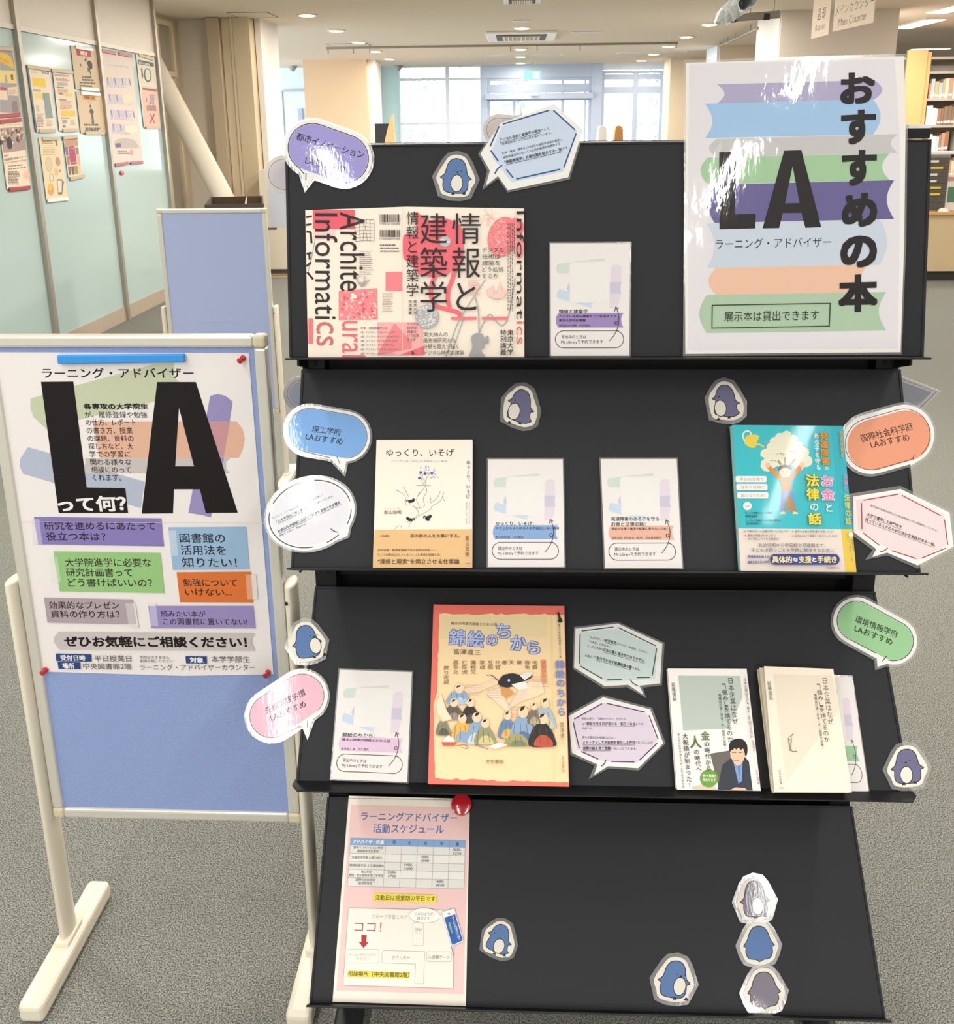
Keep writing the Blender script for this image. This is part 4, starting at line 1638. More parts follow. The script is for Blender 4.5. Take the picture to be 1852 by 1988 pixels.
def sticker(label, frame, crop, kind, c, hgt, wid, rot, col, film_pts=None, belly=(0.05, -0.19), flip=1, feet=True):
    ca, sa = math.cos(math.radians(rot)), math.sin(math.radians(rot))

    def tr(p, k=1.0):
        x, y = p[0] * wid * flip * k, -p[1] * hgt * k
        return (c[0] + x * ca - y * sa, c[1] + x * sa + y * ca)
    shape = {'front': FRONT, 'side': SIDE, 'back': BACK}[kind]
    body = smooth_loop([tr(p) for p in shape], 3)
    hull = [tr((math.cos(a) * (0.56 - 0.09 * max(0, math.sin(a))), -0.02 + math.sin(a) * 0.53)) for a in [2 * math.pi * k / 26 for k in range(26)]]
    # paper margin follows the drawing
    lo = [tr(p) for p in shape if abs(p[0]) < 0.5 or True]
    paper = smooth_loop(grow(convex(lo), 0.105 * hgt), 3)
    film = grow(convex(lo), 0.22 * hgt)
    s = Sheet('penguin_sticker', label, 'sticker', frame, SG, paper, 0.0007, '#f7f0e2', 'laminated penguin stickers', crop, gloss='lam')
    s.poly(grow(body, 0.012 * hgt), '#2f2e36')
    s.poly(grow(body, -0.012 * hgt), col)
    if kind != 'back':
        bc = tr(belly)
        s.ell(bc[0], bc[1], 0.215 * wid, 0.255 * hgt, '#2f2e36', rot)
        s.ell(bc[0], bc[1], 0.19 * wid, 0.23 * hgt, '#f5eee2', rot)
    if kind == 'front':
        for q in ((-.12 + belly[0], .15), (.13 + belly[0], .16)):
            e = tr(q)
            s.ell(e[0], e[1], 0.018 * hgt, 0.018 * hgt, '#26252b')
        e = tr((belly[0], .115))
        s.ell(e[0], e[1], 0.035 * hgt, 0.022 * hgt, '#26252b', rot)
    if kind == 'side':
        e = tr((-.19, .17))
        s.ell(e[0], e[1], 0.022 * hgt, 0.022 * hgt, '#26252b')
    if feet and kind != 'back':
        for q in ((belly[0] - .1, -.48), (belly[0] + .27, -.455)):
            for d in (-.05, 0, .05):
                s.stroke([tr((q[0], q[1] + .02)), tr((q[0] + d, q[1] - .05))], 0.03 * hgt, '#26252b')
    s.done(film)


def convex(pts):
    pts = sorted(set(pts))
    def half(ps):
        o = []
        for p in ps:
            while len(o) >= 2 and (o[-1][0] - o[-2][0]) * (p[1] - o[-2][1]) - (o[-1][1] - o[-2][1]) * (p[0] - o[-2][0]) <= 0:
                o.pop()
            o.append(p)
        return o
    a, b = half(pts), half(pts[::-1])
    return a[:-1] + b[:-1]


BLUE, PURP, GREYP = '#5f80b4', '#726f92', '#857f8c'
sticker('blue penguin sticker facing forward on the top shelf, between purple and pale blue bubbles', PF[0], C1T, 'front', (1098, 462), 195, 162, 4, BLUE, belly=(0.04, -0.2))
sticker('purple penguin sticker turned left, left one of two at the second shelf\'s top edge', PF[1], C2M, 'side', (266, 235), 225, 190, 9, PURP, belly=(-.17, -.16))
sticker('purple penguin sticker turned left, above the turquoise book', PF[1], C2M, 'side', (1606, 203), 220, 190, -5, PURP, belly=(-.17, -.18))
sticker('blue penguin sticker leaning right on the third shelf\'s left edge, above the pink bubble', PF[2], C3L, 'front', (568, 570), 290, 245, -10, BLUE, belly=(0.28, -0.16))
sticker('purple penguin sticker at the lower right corner of the third shelf', PF[2], C3R, 'front', (1562, 1140), 215, 190, -3, PURP, belly=(-0.04, -0.24))
sticker('blue penguin sticker turned left, right of the pink timetable on the lowest shelf', PF[3], C4R, 'side', (190, 458), 165, 150, 14, BLUE, belly=(.08, -.22))
sticker('blue penguin sticker looking right, low on the bottom shelf left of the column of three', PF[3], C4R, 'front', (1148, 678), 205, 165, 8, BLUE, belly=(.2, -.16))
sticker('grey penguin sticker facing forward, topmost of the column of three', PF[3], C4R, 'front', (1586, 240), 198, 150, -4, GREYP, belly=(.08, -.2))
sticker('blue penguin sticker seen from behind, middle of the column of three', PF[3], C4R, 'back', (1608, 482), 190, 158, -2, BLUE)
sticker('grey penguin sticker seen from behind, lowest of the column of three', PF[3], C4R, 'back', (1636, 736), 198, 168, -3, GREYP)

# ---- reservation cards
CARDW, CARDH = 992.0, 1382.0


def card(label, frame, w0, quad, crop, title, banner, bcol, extra=None):
    cx_, cy_ = sum(p[0] for p in quad) / 4, sum(p[1] for p in quad) / 4
    P0_ = [(p[0] + (cx_ - p[0]) * 0.035, p[1] + (cy_ - p[1]) * 0.03) for p in quad]
    s = Sheet('reservation_card', label, 'card', frame, w0, P0_, 0.0004, '#f4efec', 'laminated reservation cards', crop, gloss='lam')
    s.quad(quad)
    n = lambda x, y: ((x - 158) / CARDW, (y - 178) / CARDH)
    P = lambda pts: [n(*p) for p in pts]
    s.poly(P([(178, 198), (1130, 198), (1130, 1546), (178, 1546)]), '#f6f0ee')
    s.poly(P([(270, 440), (835, 375), (830, 412), (440, 425), (410, 450), (405, 552), (270, 558), (246, 520), (246, 470)]), '#d9e4dc')
    s.poly(P([(905, 500), (930, 460), (990, 450), (1030, 480), (1028, 640), (1025, 800), (990, 990), (950, 960), (890, 975), (895, 700)]), '#ecdfea')
    s.poly(P([(890, 660), (1032, 660), (1015, 730), (1032, 800), (890, 800)]), '#d5cfe4')
    s.poly(P([(370, 740), (385, 690), (405, 662), (410, 800)]), '#d2d0e6')
    s.poly(P([(250, 830), (262, 760), (285, 745), (405, 778), (405, 890), (262, 850)]), '#cfe0f3')
    s.poly(P([(480, 908), (690, 905), (668, 940), (680, 975)]), '#d3e2f3')
    s.poly([n(*p) for p in Sheet.rr(408, 425, 892, 905, 40)], '#f7f3f0')
    # banner shaped like a closed book
    ban = [(1058, 1030), (1035, 1070), (1030, 1118), (1038, 1165), (1058, 1205), (265, 1205), (245, 1165), (236, 1118), (245, 1070), (268, 1030)]
    s.poly(P(ban), bcol)
    y = 1010 - 62 * (len(title) - 1)
    for i, t in enumerate(title):
        s.text(t[0], n(275, y + 62 * i), n(275 + t[1], y + 62 * i), 52 / CARDH * 1.0, INK, 0.02)
    yy = 1068
    for t, wd in banner[0]:
        s.text(t, n(275, yy), n(275 + wd, yy), 34 / CARDH, INK, 0.02)
        yy += 50
    s.text(banner[1][0], n(275, 1180), n(275 + banner[1][1], 1180), 30 / CARDH, '#3e3a40', 0.0)
    arc = [p for p in Sheet.rr(230, 1243, 1062, 1450, 103)]
    n_ = len(arc)
    k = 20
    pts = [n(*p) for p in arc]
    pts = pts[21:] + pts[:21]
    s.stroke(pts[:8] + pts[8:], 8 / CARDW, '#4b4645')
    s.stroke([n(1000, 1243), n(960, 1243)], 8 / CARDW, '#4b4645')
    s.text('貸出中のときは', n(303, 1316), n(607, 1316), 44 / CARDH, '#3b3736', 0.004)
    s.text('My Libraryで予約できます', n(300, 1380), n(812, 1378), 50 / CARDH, '#3b3736', 0.004)
    arr = smooth_loop([(888, 1366), (950, 1290), (990, 1200), (1004, 1110), (992, 1030), (966, 962)], 4, False)
    s.stroke([n(*p) for p in arr], 8 / CARDW, '#403c40')
    s.stroke([n(1000, 982), n(962, 960), n(952, 1012)], 8 / CARDW, '#403c40')
    s.stroke([n(972 + 19 * math.cos(a), 1152 + 19 * math.sin(a)) for a in [0.6 * q for q in range(11)]], 8 / CARDW, '#403c40')
    s.unit_film = [Vector(s.loc(p)) for p in ((0, 0), (1, 0), (1, 1), (0, 1))]
    s.done(s.unit_film)
    return s


card('reservation card with a violet banner on the top shelf, beside the big poster', PF[0], 0.0045, [(158, 180), (1148, 178), (1138, 1560), (165, 1562)], CC1,
     [('情報と建築学', 350)], ([('デジタル技術は建築をどう拡張するか', 700), ('東京大学特別講義', 325)], ('池田靖史ほか編著　学芸出版社', 380)), '#a48cc8')
card('reservation card with a blue banner on the second shelf, right of the cream book', PF[1], 0.0045, [(50, 568), (556, 568), (567, 1290), (48, 1290)], C2M,
     [('ゆっくり、いそげ：', 480)], ([('カフェからはじめる人を手段化しない経済', 800)], ('影山知明 著　大和書房', 350)), '#8fb0df')
card('reservation card with an orange banner in the middle of the second shelf', PF[1], 0.0045, [(785, 566), (1300, 566), (1336, 1296), (815, 1298)], C2M,
     [('発達障害のある子を守る', 600), ('お金と法律の話：', 430)], ([('早めの支援で進学や就職に困らないため！', 700)], ('宮尾益知 玉村あおい監修　河出書房新社', 620)), '#f0bba4')
card('reservation card with a pink banner at the left of the third shelf', PF[2], 0.0045, [(845, 800), (1502, 822), (1460, 1812), (768, 1784)], C3L,
     [('錦絵のちから：', 420)], ([('幕末の時事的錦絵とかわら版', 620)], ('富澤達三 著　文生書院', 350)), '#ebcbe6')
card('reservation card with a green banner half hidden behind the plain cream book', PF[2], 0.0024, [(882, 560), (1226, 578), (1332, 1300), (960, 1300)], C3R,
     [('日本企業はなぜ', 420)], ([('「強み」を捨てるのか', 520)], ('岩尾俊兵 著　光文社', 350)), '#a3cda5')

# ---- big laminated poster, top right
s = Sheet('laminated_poster', 'large laminated poster with stacked coloured books and bold black writing, top right of the rack', 'poster', PF[0], 0.0045,
          [(100, 102), (1434, 62), (1444, 500), (1436, 1200), (1414, 1874), (96, 1884), (92, 1200)], 0.0006, '#fcf8f3', None, CPO, gloss='poster')
s.poly([(118, 112), (1378, 78), (1410, 560), (1408, 1200), (1396, 1852), (112, 1862), (110, 1200)], '#eeeaf0')


def stackbook(x0, x1, yl0, yr0, yl1, yr1, col, cap):
    """cap: 'L' spine (round end) on the left, notch on the right; 'R' the other way round."""
    h = yl1 - yl0
    pts = []
    d = 46
    m_ = 7
    L = [(x0 + (d * (1 - math.sin(math.pi * k / m_)) if cap == 'L' else d * math.sin(math.pi * k / m_)), yl1 - (yl1 - yl0) * k / m_) for k in range(m_ + 1)]
    R = [(x1 - (d * (1 - math.sin(math.pi * k / m_)) if cap == 'R' else d * math.sin(math.pi * k / m_)), yr0 + (yr1 - yr0) * k / m_) for k in range(m_ + 1)]
    s.poly(L + R, col)


stackbook(290, 1302, 233, 208, 350, 325, '#b7b2d4', 'R')
stackbook(216, 1292, 352, 325, 563, 540, '#a9cdf3', 'R')
stackbook(240, 1398, 568, 538, 680, 652, '#cfcdce', 'L')
stackbook(186, 1346, 682, 656, 845, 820, '#a9d1a6', 'L')
stackbook(228, 1374, 848, 820, 1082, 1058, '#6c659c', 'L')
stackbook(228, 1332, 1084, 1062, 1358, 1338, '#d2deee', 'R')
stackbook(236, 1215, 1358, 1338, 1522, 1505, '#f7c9ae', 'L')
stackbook(180, 1325, 1524, 1505, 1756, 1740, '#b6d1b4', 'L')
BK = '#1c191c'
s.poly([(302, 648), (406, 646), (400, 1030), (526, 1026), (524, 1116), (304, 1122)], BK)
# capital A with its counter cut out
s.poly([(700, 640), (752, 638), (752, 735), (706, 962), (752, 961), (752, 1021), (692, 1022), (670, 1114), (568, 1116)], BK)
s.poly([(752, 638), (806, 636), (928, 1108), (830, 1112), (806, 1020), (752, 1021), (752, 961), (795, 960), (752, 735)], BK)
s.text('ラーニング・アドバイザー', (282, 1212), (988, 1198), 62, '#2b282c', 0.0)
for ch, cx, cy, wd, hh in (('お', 1150, 258, 212, 192), ('す', 1155, 495, 214, 212), ('す', 1160, 745, 214, 218), ('め', 1162, 1002, 216, 208), ('の', 1156, 1258, 224, 196), ('本', 1152, 1512, 240, 228)):
    s.text(ch, (cx - wd / 2, cy + 3), (cx + wd / 2, cy - 3), hh, BK, 0.042)
s.stroke([(260, 1586), (982, 1574), (976, 1714), (258, 1726)], 6, '#2f3a33', True)
s.text('展示本は貸出できます', (334, 1656), (912, 1646), 62, '#2a2f2c', 0.004)
s.done([(84, 84), (1448, 44), (1458, 500), (1450, 1200), (1422, 1888), (82, 1898), (88, 1000)])

# ---- shelf 2
bubble('bright blue capsule speech bubble sign at the left end of the second shelf', PF[1], SG, C2L, (345, 655), (632, 705), 180, (622, 1002, 48, 575, 895), '#83b4f0', '#343a52',
       [('理工学府', (362, 642), (598, 672), 56, INK, 0.004), ('LAおすすめ', (312, 702), (612, 748), 56, INK, 0.0)], 16, white=26)
s0 = [(348 + 352 * math.cos(a), 1338 + 285 * math.sin(a)) for a in [2 * math.pi * k / 48 for k in range(48)]]
ca, sa = math.cos(math.radians(-18)), math.sin(math.radians(-18))


def oval(rx, ry, cx=346, cy=1338, n=52):
    out = []
    for k in range(n):
        a = 2 * math.pi * k / n
        x, y = rx * math.cos(a), ry * math.sin(a)
        out.append((cx + x * ca - y * sa, cy + x * sa + y * ca))
    return out


o_ = add_tail(oval(372, 292), (652, 1518, 55, 585, 1460))
s = Sheet('comment_bubble_sign', 'white oval comment bubble with a dark dashed outline, sticking out left of the second shelf', 'sign', PF[1], SG, o_, 0.0008, '#f8f7f8', 'oval comment bubbles', C2L, gloss='lam')
s.poly(oval(322, 250), '#eeeef6')
el = oval(342, 268, n=72)
for i0, i1 in ((3, 9), (-14, 1), (12, 17), (20, 42), (44, 55)):
    s.stroke([el[i % 72] for i in range(i0, i1)], 8, '#3c4260')
s.stroke([(515, 1458), (545, 1480), (572, 1486)], 8, '#3c4260', smooth=3)
for t, a, b, h, bd, ul in (('クルミドコーヒーの影山知明さんがカフェ経営を通して', (36, 1375), (452, 1180), 15, 0.0, 0), ('「人を手段化しない経済」', (72, 1404), (322, 1284), 24, 0.02, 1), ('について書いています。', (326, 1282), (540, 1188), 15, 0.0, 0),
                           ('お金以外の価値に注目して経済を成長させる鍵を', (82, 1482), (590, 1240), 25, 0.02, 1), ('提案しており、秀逸です。', (92, 1518), (318, 1416), 15, 0.0, 0)):
    s.text(t, a, b, h, '#494853', bd)
    if ul:
        ln = math.hypot(b[0] - a[0], b[1] - a[1])
        off = (-(b[1] - a[1]) / ln * h * 0.8, (b[0] - a[0]) / ln * h * 0.8)
        s.stroke([(a[0] + off[0], a[1] + off[1]), (b[0] + off[0], b[1] + off[1])], 3, '#494853')
s.done(grow(o_, 16))


def book(label, frame, T, quad, crop, paper, group=None, spine=None, side='#efe6d6', w_back=0.0026, gloss=None):
    """A book lying face out: block of pages behind a printed cover. Returns the cover sheet to print on."""
    s = Sheet('book', label, 'book', frame, T, quad, 0.0006, paper, group, crop, 'cover', side=paper, gloss=gloss)
    q = [s.loc(p) for p in quad]
    c = sum(q, Vector((0, 0))) / len(q)
    m = MB()
    inner = [p + (c - p).normalized() * 0.0016 for p in q]
    m.prism(inner, w_back - T + 0.0008, 0.0, pmat('book_pages', '#f3ead6', 0.8))
    m.build('page_block', s.root)
    m = MB()
    m.prism(q, w_back - T, w_back - T + 0.0008, ink(paper))
    m.build('back_cover', s.root)
    return s


s = book('cream book with a line drawing of a tree and a tan paper band, second shelf', PF[1], 0.016, [(888, 733), (1672, 730), (1668, 1778), (858, 1778)], C2L, '#f3e6d8')
s.poly([(872, 1468), (1668, 1462), (1668, 1778), (858, 1778)], '#dfb681')
s.poly([(1602, 731), (1672, 730), (1668, 1462), (1600, 1463)], '#f0e7de')
DB = '#4a3b30'
s.text('ゆっくり、いそげ', (968, 838), (1522, 838), 62, DB, 0.014)
s.text('カフェからはじめる人を手段化しない経済', (1008, 905), (1466, 906), 20, '#8c8078', 0.0)
LN = '#8d857f'
for st in ([(1148, 1445), (1175, 1400), (1250, 1345), (1330, 1300), (1340, 1275), (1410, 1230), (1440, 1160)], [(1140, 1405), (1230, 1340), (1190, 1270), (1130, 1260), (1120, 1190), (1050, 1140)],
           [(1190, 1280), (1240, 1290), (1215, 1220), (1240, 1170), (1280, 1120), (1262, 1075), (1245, 1010)], [(1240, 1290), (1280, 1270), (1270, 1210), (1300, 1150), (1285, 1080), (1320, 1005), (1335, 995)],
           [(1330, 1250), (1385, 1205), (1410, 1150)], [(1110, 1110), (1150, 1200)], [(1040, 1465), (1060, 1437), (1090, 1440), (1095, 1462)], [(1215, 1105), (1330, 1108)], [(1330, 1240), (1325, 1190)], [(1262, 1040), (1285, 1070), (1300, 1040)]):
    s.stroke(st, 3.5, LN, smooth=4)
rr = random.Random(2)
s.z()
s.hold = True
for k in range(34):
    a, q = rr.uniform(3.1, 6.4), rr.uniform(35, 108)
    x, y = 1288 + q * math.cos(a) * 0.95, 1045 + q * math.sin(a) * 0.9
    s.ell(x, y, 9, 4.5, '#9fb0cc' if k % 3 else '#c6cedb', math.degrees(a), 8)
for p in ((1250, 998), (1285, 1008), (1340, 1005), (1238, 1045)):
    s.ell(p[0], p[1], 12, 11, '#4a5f96', 0, 12)
for p in ((1060, 1148), (1240, 1165), (1430, 1200), (1440, 1225), (1232, 1182), (1328, 1212)):
    s.ell(p[0], p[1], 8, 4, '#7d98bb', 50, 8)
s.hold = False
for x, y, f in ((1172, 1230, 1), (1160, 1380, -1), (1310, 1362, 1)):
    s.ell(x, y + 4, 26, 13, '#1f1c1d', -15 * f)
    s.ell(x + 18 * f, y - 6, 11, 14, '#1f1c1d', 0)
    s.stroke([(x - 16 * f, y), (x - 34 * f, y - 6), (x - 36 * f, y + 12)], 8, '#1f1c1d', smooth=3)
s.ell(1306, 1385, 18, 10, '#1f1c1d', 10)
s.text('クルミドコーヒー店主', (955, 1294), (1082, 1294), 10, '#8c8078')
s.text('影山知明', (952, 1325), (1090, 1323), 32, DB, 0.008)
s.text('大和書房', (916, 1517), (992, 1517), 15, DB, 0.02)
s.text('目の前の人を大事にする。', (1168, 1517), (1566, 1517), 30, DB, 0.014)
s.text('JR中央線・乗降者数最下位の西国分寺駅――', (898, 1634), (1376, 1634), 22, DB, 0.0)
s.text('そこで全国1位のカフェをつくった著者が挑戦する、', (896, 1670), (1412, 1670), 22, DB, 0.0)
s.text('“理想と現実”を両立させる仕事論', (898, 1726), (1566, 1726), 44, DB, 0.012)
s.vtext('ゆっくり、いそげ', (1640, 900), (1638, 1215), 32, DB, 0.0)
s.vtext('カフェからはじめる人を', (1650, 1240), (1648, 1420), 11, '#8c8078')
s.vtext('手段化しない経済', (1624, 1240), (1622, 1420), 13, '#8c8078')
s.vtext('影山知明', (1632, 1515), (1630, 1690), 30, DB, 0.004)
s.text('大和書房', (1612, 1742), (1656, 1742), 9, DB, 0.0)
s.done()

# turquoise book
s = book('turquoise book with a drawn boy holding up a tree, right end of the second shelf', PF[1], 0.017, [(85, 512), (965, 520), (1075, 1685), (155, 1672)], C2R, '#3fc3cf', gloss='jacket')
TQ = '#45c3d0'
s.poly([(868, 519), (965, 520), (1040, 1340), (948, 1340)], '#3bb8c8')
s.poly([(135, 1335), (1042, 1342), (1075, 1685), (155, 1672)], '#f2e3da')
s.poly([(952, 1342), (1042, 1342), (1075, 1685), (985, 1684)], '#f2cf55')
# watering can
s.poly([(196, 605), (240, 590), (300, 600), (278, 665), (270, 690), (235, 692), (185, 660)], '#f2d64e', 3)
s.stroke([(184, 640), (172, 590), (200, 560), (230, 570), (236, 592)], 12, '#f7f2d8', smooth=3)
s.stroke([(270, 672), (300, 665), (328, 682), (345, 690)], 12, '#f0d44c', smooth=3)
rr = random.Random(6)
s.z()
s.hold = True
for k in range(14):
    s.ell(355 + rr.uniform(-20, 25), 680 + rr.uniform(-60, 60), 4, 7, '#d9857f', 0, 8)
s.hold = False
# crown of the tree, drawn as one cloud
cl = []
for cx, cy, r, a0, a1 in ((365, 830, 55, 80, 250), (355, 745, 45, 160, 270), (400, 690, 40, 170, 280), (425, 650, 42, 180, 290), (465, 615, 40, 190, 300), (520, 600, 42, 210, 330),
                          (570, 630, 40, 240, 350), (610, 680, 42, 250, 10), (655, 730, 45, 260, 40), (680, 800, 46, 280, 80), (620, 835, 40, 20, 130)):
    a1 = a1 if a1 > a0 else a1 + 360
    for k in range(5):
        a = math.radians(a0 + (a1 - a0) * k / 4)
        cl.append((cx + r * math.cos(a), cy + r * math.sin(a)))
s.poly(cl + [(560, 830), (440, 840)], '#f0edd4')
for p in (((470, 740), (500, 745), (490, 760)), ((540, 720), (575, 730), (600, 745)), ((390, 800), (420, 795), (440, 810)), ((600, 780), (570, 790), (590, 800)), ((440, 750), (455, 735), (475, 750))):
    s.stroke(p, 4, '#7a7a68', smooth=3)
for p in (((503, 770), (508, 830)), ((450, 795), (475, 830)), ((585, 785), (545, 835))):
    s.stroke(p, 18, '#a99675')
# boy
s.poly([(478, 1040), (568, 1040), (600, 1195), (560, 1205), (525, 1070), (512, 1070), (500, 1205), (465, 1200)], '#7f9bd0')
s.poly([(515, 1090), (540, 1070), (605, 1195), (560, 1190), (545, 1210), (530, 1180), (505, 1200)], '#b58f5c')
s.poly([(500, 1200), (475, 1205), (465, 1222), (515, 1220)], '#f1dfa6')
s.poly([(570, 1200), (565, 1222), (612, 1222), (600, 1205)], '#f1dfa6')
s.stroke([(475, 945), (420, 890), (372, 842)], 34, '#ef8a3e')
s.stroke([(545, 945), (590, 890), (632, 842)], 34, '#ef8a3e')
s.poly([(470, 935), (548, 930), (552, 1040), (478, 1042)], '#ef8230')
for x, y in ((368, 835), (640, 835)):
    s.ell(x, y, 20, 17, '#f4cdaf')
    for d in (-14, -5, 5, 14):
        s.stroke([(x, y), (x + d, y - 24)], 6, '#f4cdaf')
s.ell(505, 885, 48, 46, '#f4cdaf')
s.poly([(452, 880), (462, 845), (500, 828), (545, 840), (556, 875), (535, 862), (510, 858), (480, 862)], '#5d4634', 3)
for x in (490, 522):
    s.ell(x, 885, 4, 5, '#3a2c22', 0, 8)
s.stroke([(490, 905), (505, 912), (520, 904)], 3.5, '#a05a4a', smooth=3)
# white strips
for y, t in ((945, '早めの支援で'), (1008, '進学や就職に'), (1074, '困らないため！')):
    k = (y - 945) * 0.1
    s.poly(Sheet.rr(112 + k, y - 26, 360 + k, y + 24, 14), '#fbf6f2')
    s.text(t, (145 + k, y), (338 + k, y), 26, '#c98f86', 0.004)
s.ell(206, 1158, 34, 33, '#fbf6f2')
s.text('監修', (190, 1159), (224, 1159), 15, '#5a6a72', 0.0)
s.text('どんぐり発達クリニック院長', (190, 1212), (404, 1212), 17, '#234a55', 0.02)
s.text('宮尾益知', (190, 1238), (286, 1238), 22, '#234a55', 0.01)
s.text('ミーポック 医療をつなぐ家族会連合会', (192, 1272), (472, 1272), 16, '#234a55', 0.02)
s.text('玉村あおい', (195, 1296), (312, 1296), 22, '#234a55', 0.01)
WH = '#f8f8f4'
s.vtext('発達障害', (812, 568), (828, 838), 72, '#a8702a', 0.05)
s.vtext('発達障害', (812, 568), (828, 838), 66, '#e9a13e', 0.02)
s.vtext('の', (832, 842), (834, 878), 34, WH, 0.012)
s.vtext('ある子を守る', (748, 575), (768, 878), 44, WH, 0.012)
s.vtext('お金', (838, 905), (846, 1122), 108, '#fbe4ef', 0.06)
s.vtext('お金', (838, 905), (846, 1122), 98, '#e58bbb', 0.028)
s.vtext('と', (852, 1130), (854, 1212), 70, WH, 0.02)
s.vtext('法律', (718, 900), (726, 1120), 112, '#7d6a2a', 0.06)
s.vtext('法律', (718, 900), (726, 1120), 104, '#f3e04e', 0.03)
s.vtext('の', (734, 1128), (735, 1205), 70, WH, 0.02)
s.vtext('話', (738, 1208), (740, 1312), 112, '#7d6a2a', 0.06)
s.vtext('話', (738, 1208), (740, 1312), 104, '#f3e04e', 0.03)
s.vtext('発達障害の', (944, 560), (960, 780), 26, '#e9a13e', 0.02)
s.vtext('お金と', (978, 900), (986, 1040), 36, '#e58bbb', 0.02)
s.vtext('法律の話', (990, 1060), (1004, 1310), 44, '#f3e04e', 0.02)
GD = '#7a6a60'
for x, y, t, x1 in ((200, 1360, '手帳がないと支援は受けられないの？', 528), (204, 1393, '発達の特性がわかったら', 424), (206, 1420, 'すぐ対応してくれる施設は？', 458), (578, 1362, '進学する時の学校選びで迷ったら？', 886), (580, 1397, '就労に向けて準備しておきたいことは？', 915)):
    s.text(t, (x, y), (x1, y), 19, GD, 0.012)
    if y != 1420:
        s.ell(x - 18, y, 7, 7, '#d9a63c', 0, 10)
s.text('乳幼児期から学童期や思春期まで、', (290, 1470), (820, 1472), 32, '#4c4a58', 0.006)
s.text('子どもの困りごとを早期に解決するために', (232, 1508), (888, 1510), 32, '#4c4a58', 0.006)
s.poly(Sheet.rr(380, 1540, 932, 1625, 40), '#3c4590')
for t, a, b, c, h in (('具体的', 396, 556, '#f6e3a0', 54), ('な', 562, 600, WH, 34), ('支援', 606, 708, '#f6e3a0', 54), ('と', 714, 748, WH, 34), ('手続き', 754, 908, '#f6e3a0', 54)):
    s.text(t, (a, 1583), (b, 1584), h, c, 0.03)
s.text('発達障害を抱える', (205, 1562), (372, 1562), 26, '#6d6fa6', 0.03)
s.text('家族を支えるための', (205, 1606), (372, 1602), 26, '#6d6fa6', 0.03)
s.text('河出書房新社', (824, 1650), (932, 1650), 16, GD, 0.0)
s.ell(1020, 1386, 18, 18, WH)
s.vtext('宮尾益知', (1030, 1420), (1042, 1520), 14, GD, 0.01)
s.vtext('どんぐり発達クリニック院長', (1006, 1420), (1030, 1600), 10, GD, 0.0)
s.done()

bubble('orange capsule speech bubble sign at the right end of the second shelf', PF[1], SG, C2R, (1190, 665), (1455, 590), 205, (1510, 835, 45, 1530, 765), '#f4a482', '#4b352e',
       [('国際社会科学府', (1112, 622), (1518, 520), 66, '#4a332a', 0.0), ('LAおすすめ', (1186, 670), (1492, 608), 58, '#4a332a', 0.0)], 20, white=34, fillshift=(12, 8))
poly_bubble('six-sided white and pink comment bubble at the right end of the second shelf', PF[1], SG, C2R,
            [(1048, 1082), (1425, 1022), (1815, 1210), (1846, 1480), (1562, 1630), (1318, 1528), (1200, 1562), (1232, 1500), (1052, 1365)],
            [(1010, 1062), (1425, 995), (1840, 1200), (1872, 1488), (1562, 1655), (1322, 1550), (1145, 1585), (1205, 1508), (1028, 1378)],
            [(1070, 1110), (1420, 1050), (1770, 1225), (1800, 1465), (1560, 1590), (1330, 1500), (1085, 1345)], '#fae3e4',
            [[(1130, 1112), (1405, 1064)], [(1435, 1072), (1745, 1234)], [(1774, 1265), (1800, 1465)], [(1785, 1492), (1592, 1572)], [(1550, 1575), (1355, 1512)], [(1322, 1490), (1295, 1512), (1262, 1522)],
             [(1258, 1470), (1128, 1372)], [(1118, 1342), (1114, 1132)]], '#a5403f',
            [('専門家が制度利用方法を発達障害の子の保護者につたえる。', (1185, 1152), (1722, 1356), 18), ('大学で獲得した専門性を', (1158, 1222), (1436, 1325), 27, '#443c40', 0.02, 1),
             ('困っている人々のために活かす実践がある一冊。', (1146, 1262), (1700, 1468), 27, '#443c40', 0.02, 1)], lw=8)

# ---- shelf 3
bubble('pink capsule speech bubble sign hanging over the left edge of the third shelf', PF[2], SG, C3L, (258, 1222), (530, 1042), 190, (572, 1395, 42, 575, 1280), '#f6c2d4', '#3c2e3a',
       [('先進実践学環', (205, 1178), (552, 1008), 62, INK, 0.0), ('LAおすすめ', (250, 1240), (556, 1112), 58, INK, 0.0)], 16, white=34)
s = book('large orange-bordered book with an old print of seated figures and blue title, third shelf', PF[2], 0.022, [(80, 88), (1020, 98), (1055, 1398), (40, 1378)], C3M, '#ef7566')
rr = random.Random(12)
inner = []
for x0, y0, x1, y1, n in ((120, 155, 1018, 162, 26), (1018, 162, 1052, 1366, 2), (1052, 1366, 100, 1340, 26), (92, 1330, 82, 1000, 8), (84, 880, 80, 760, 3), (105, 720, 122, 180, 16)):
    for k in range(n):
        t = k / n
        inner.append((x0 + (x1 - x0) * t + rr.uniform(-3, 3), y0 + (y1 - y0) * t + rr.uniform(-7, 7)))
s.poly(inner, '#f8d9ab')
s.poly([(122, 165), (900, 168), (900, 330), (420, 300), (125, 340)], '#ecd5a6')
s.poly([(915, 162), (935, 162), (960, 1364), (938, 1364)], '#eed39c')
s.text('幕末の時事的錦絵とかわら版', (205, 222), (538, 232), 24, '#6b5a3a', 0.02)
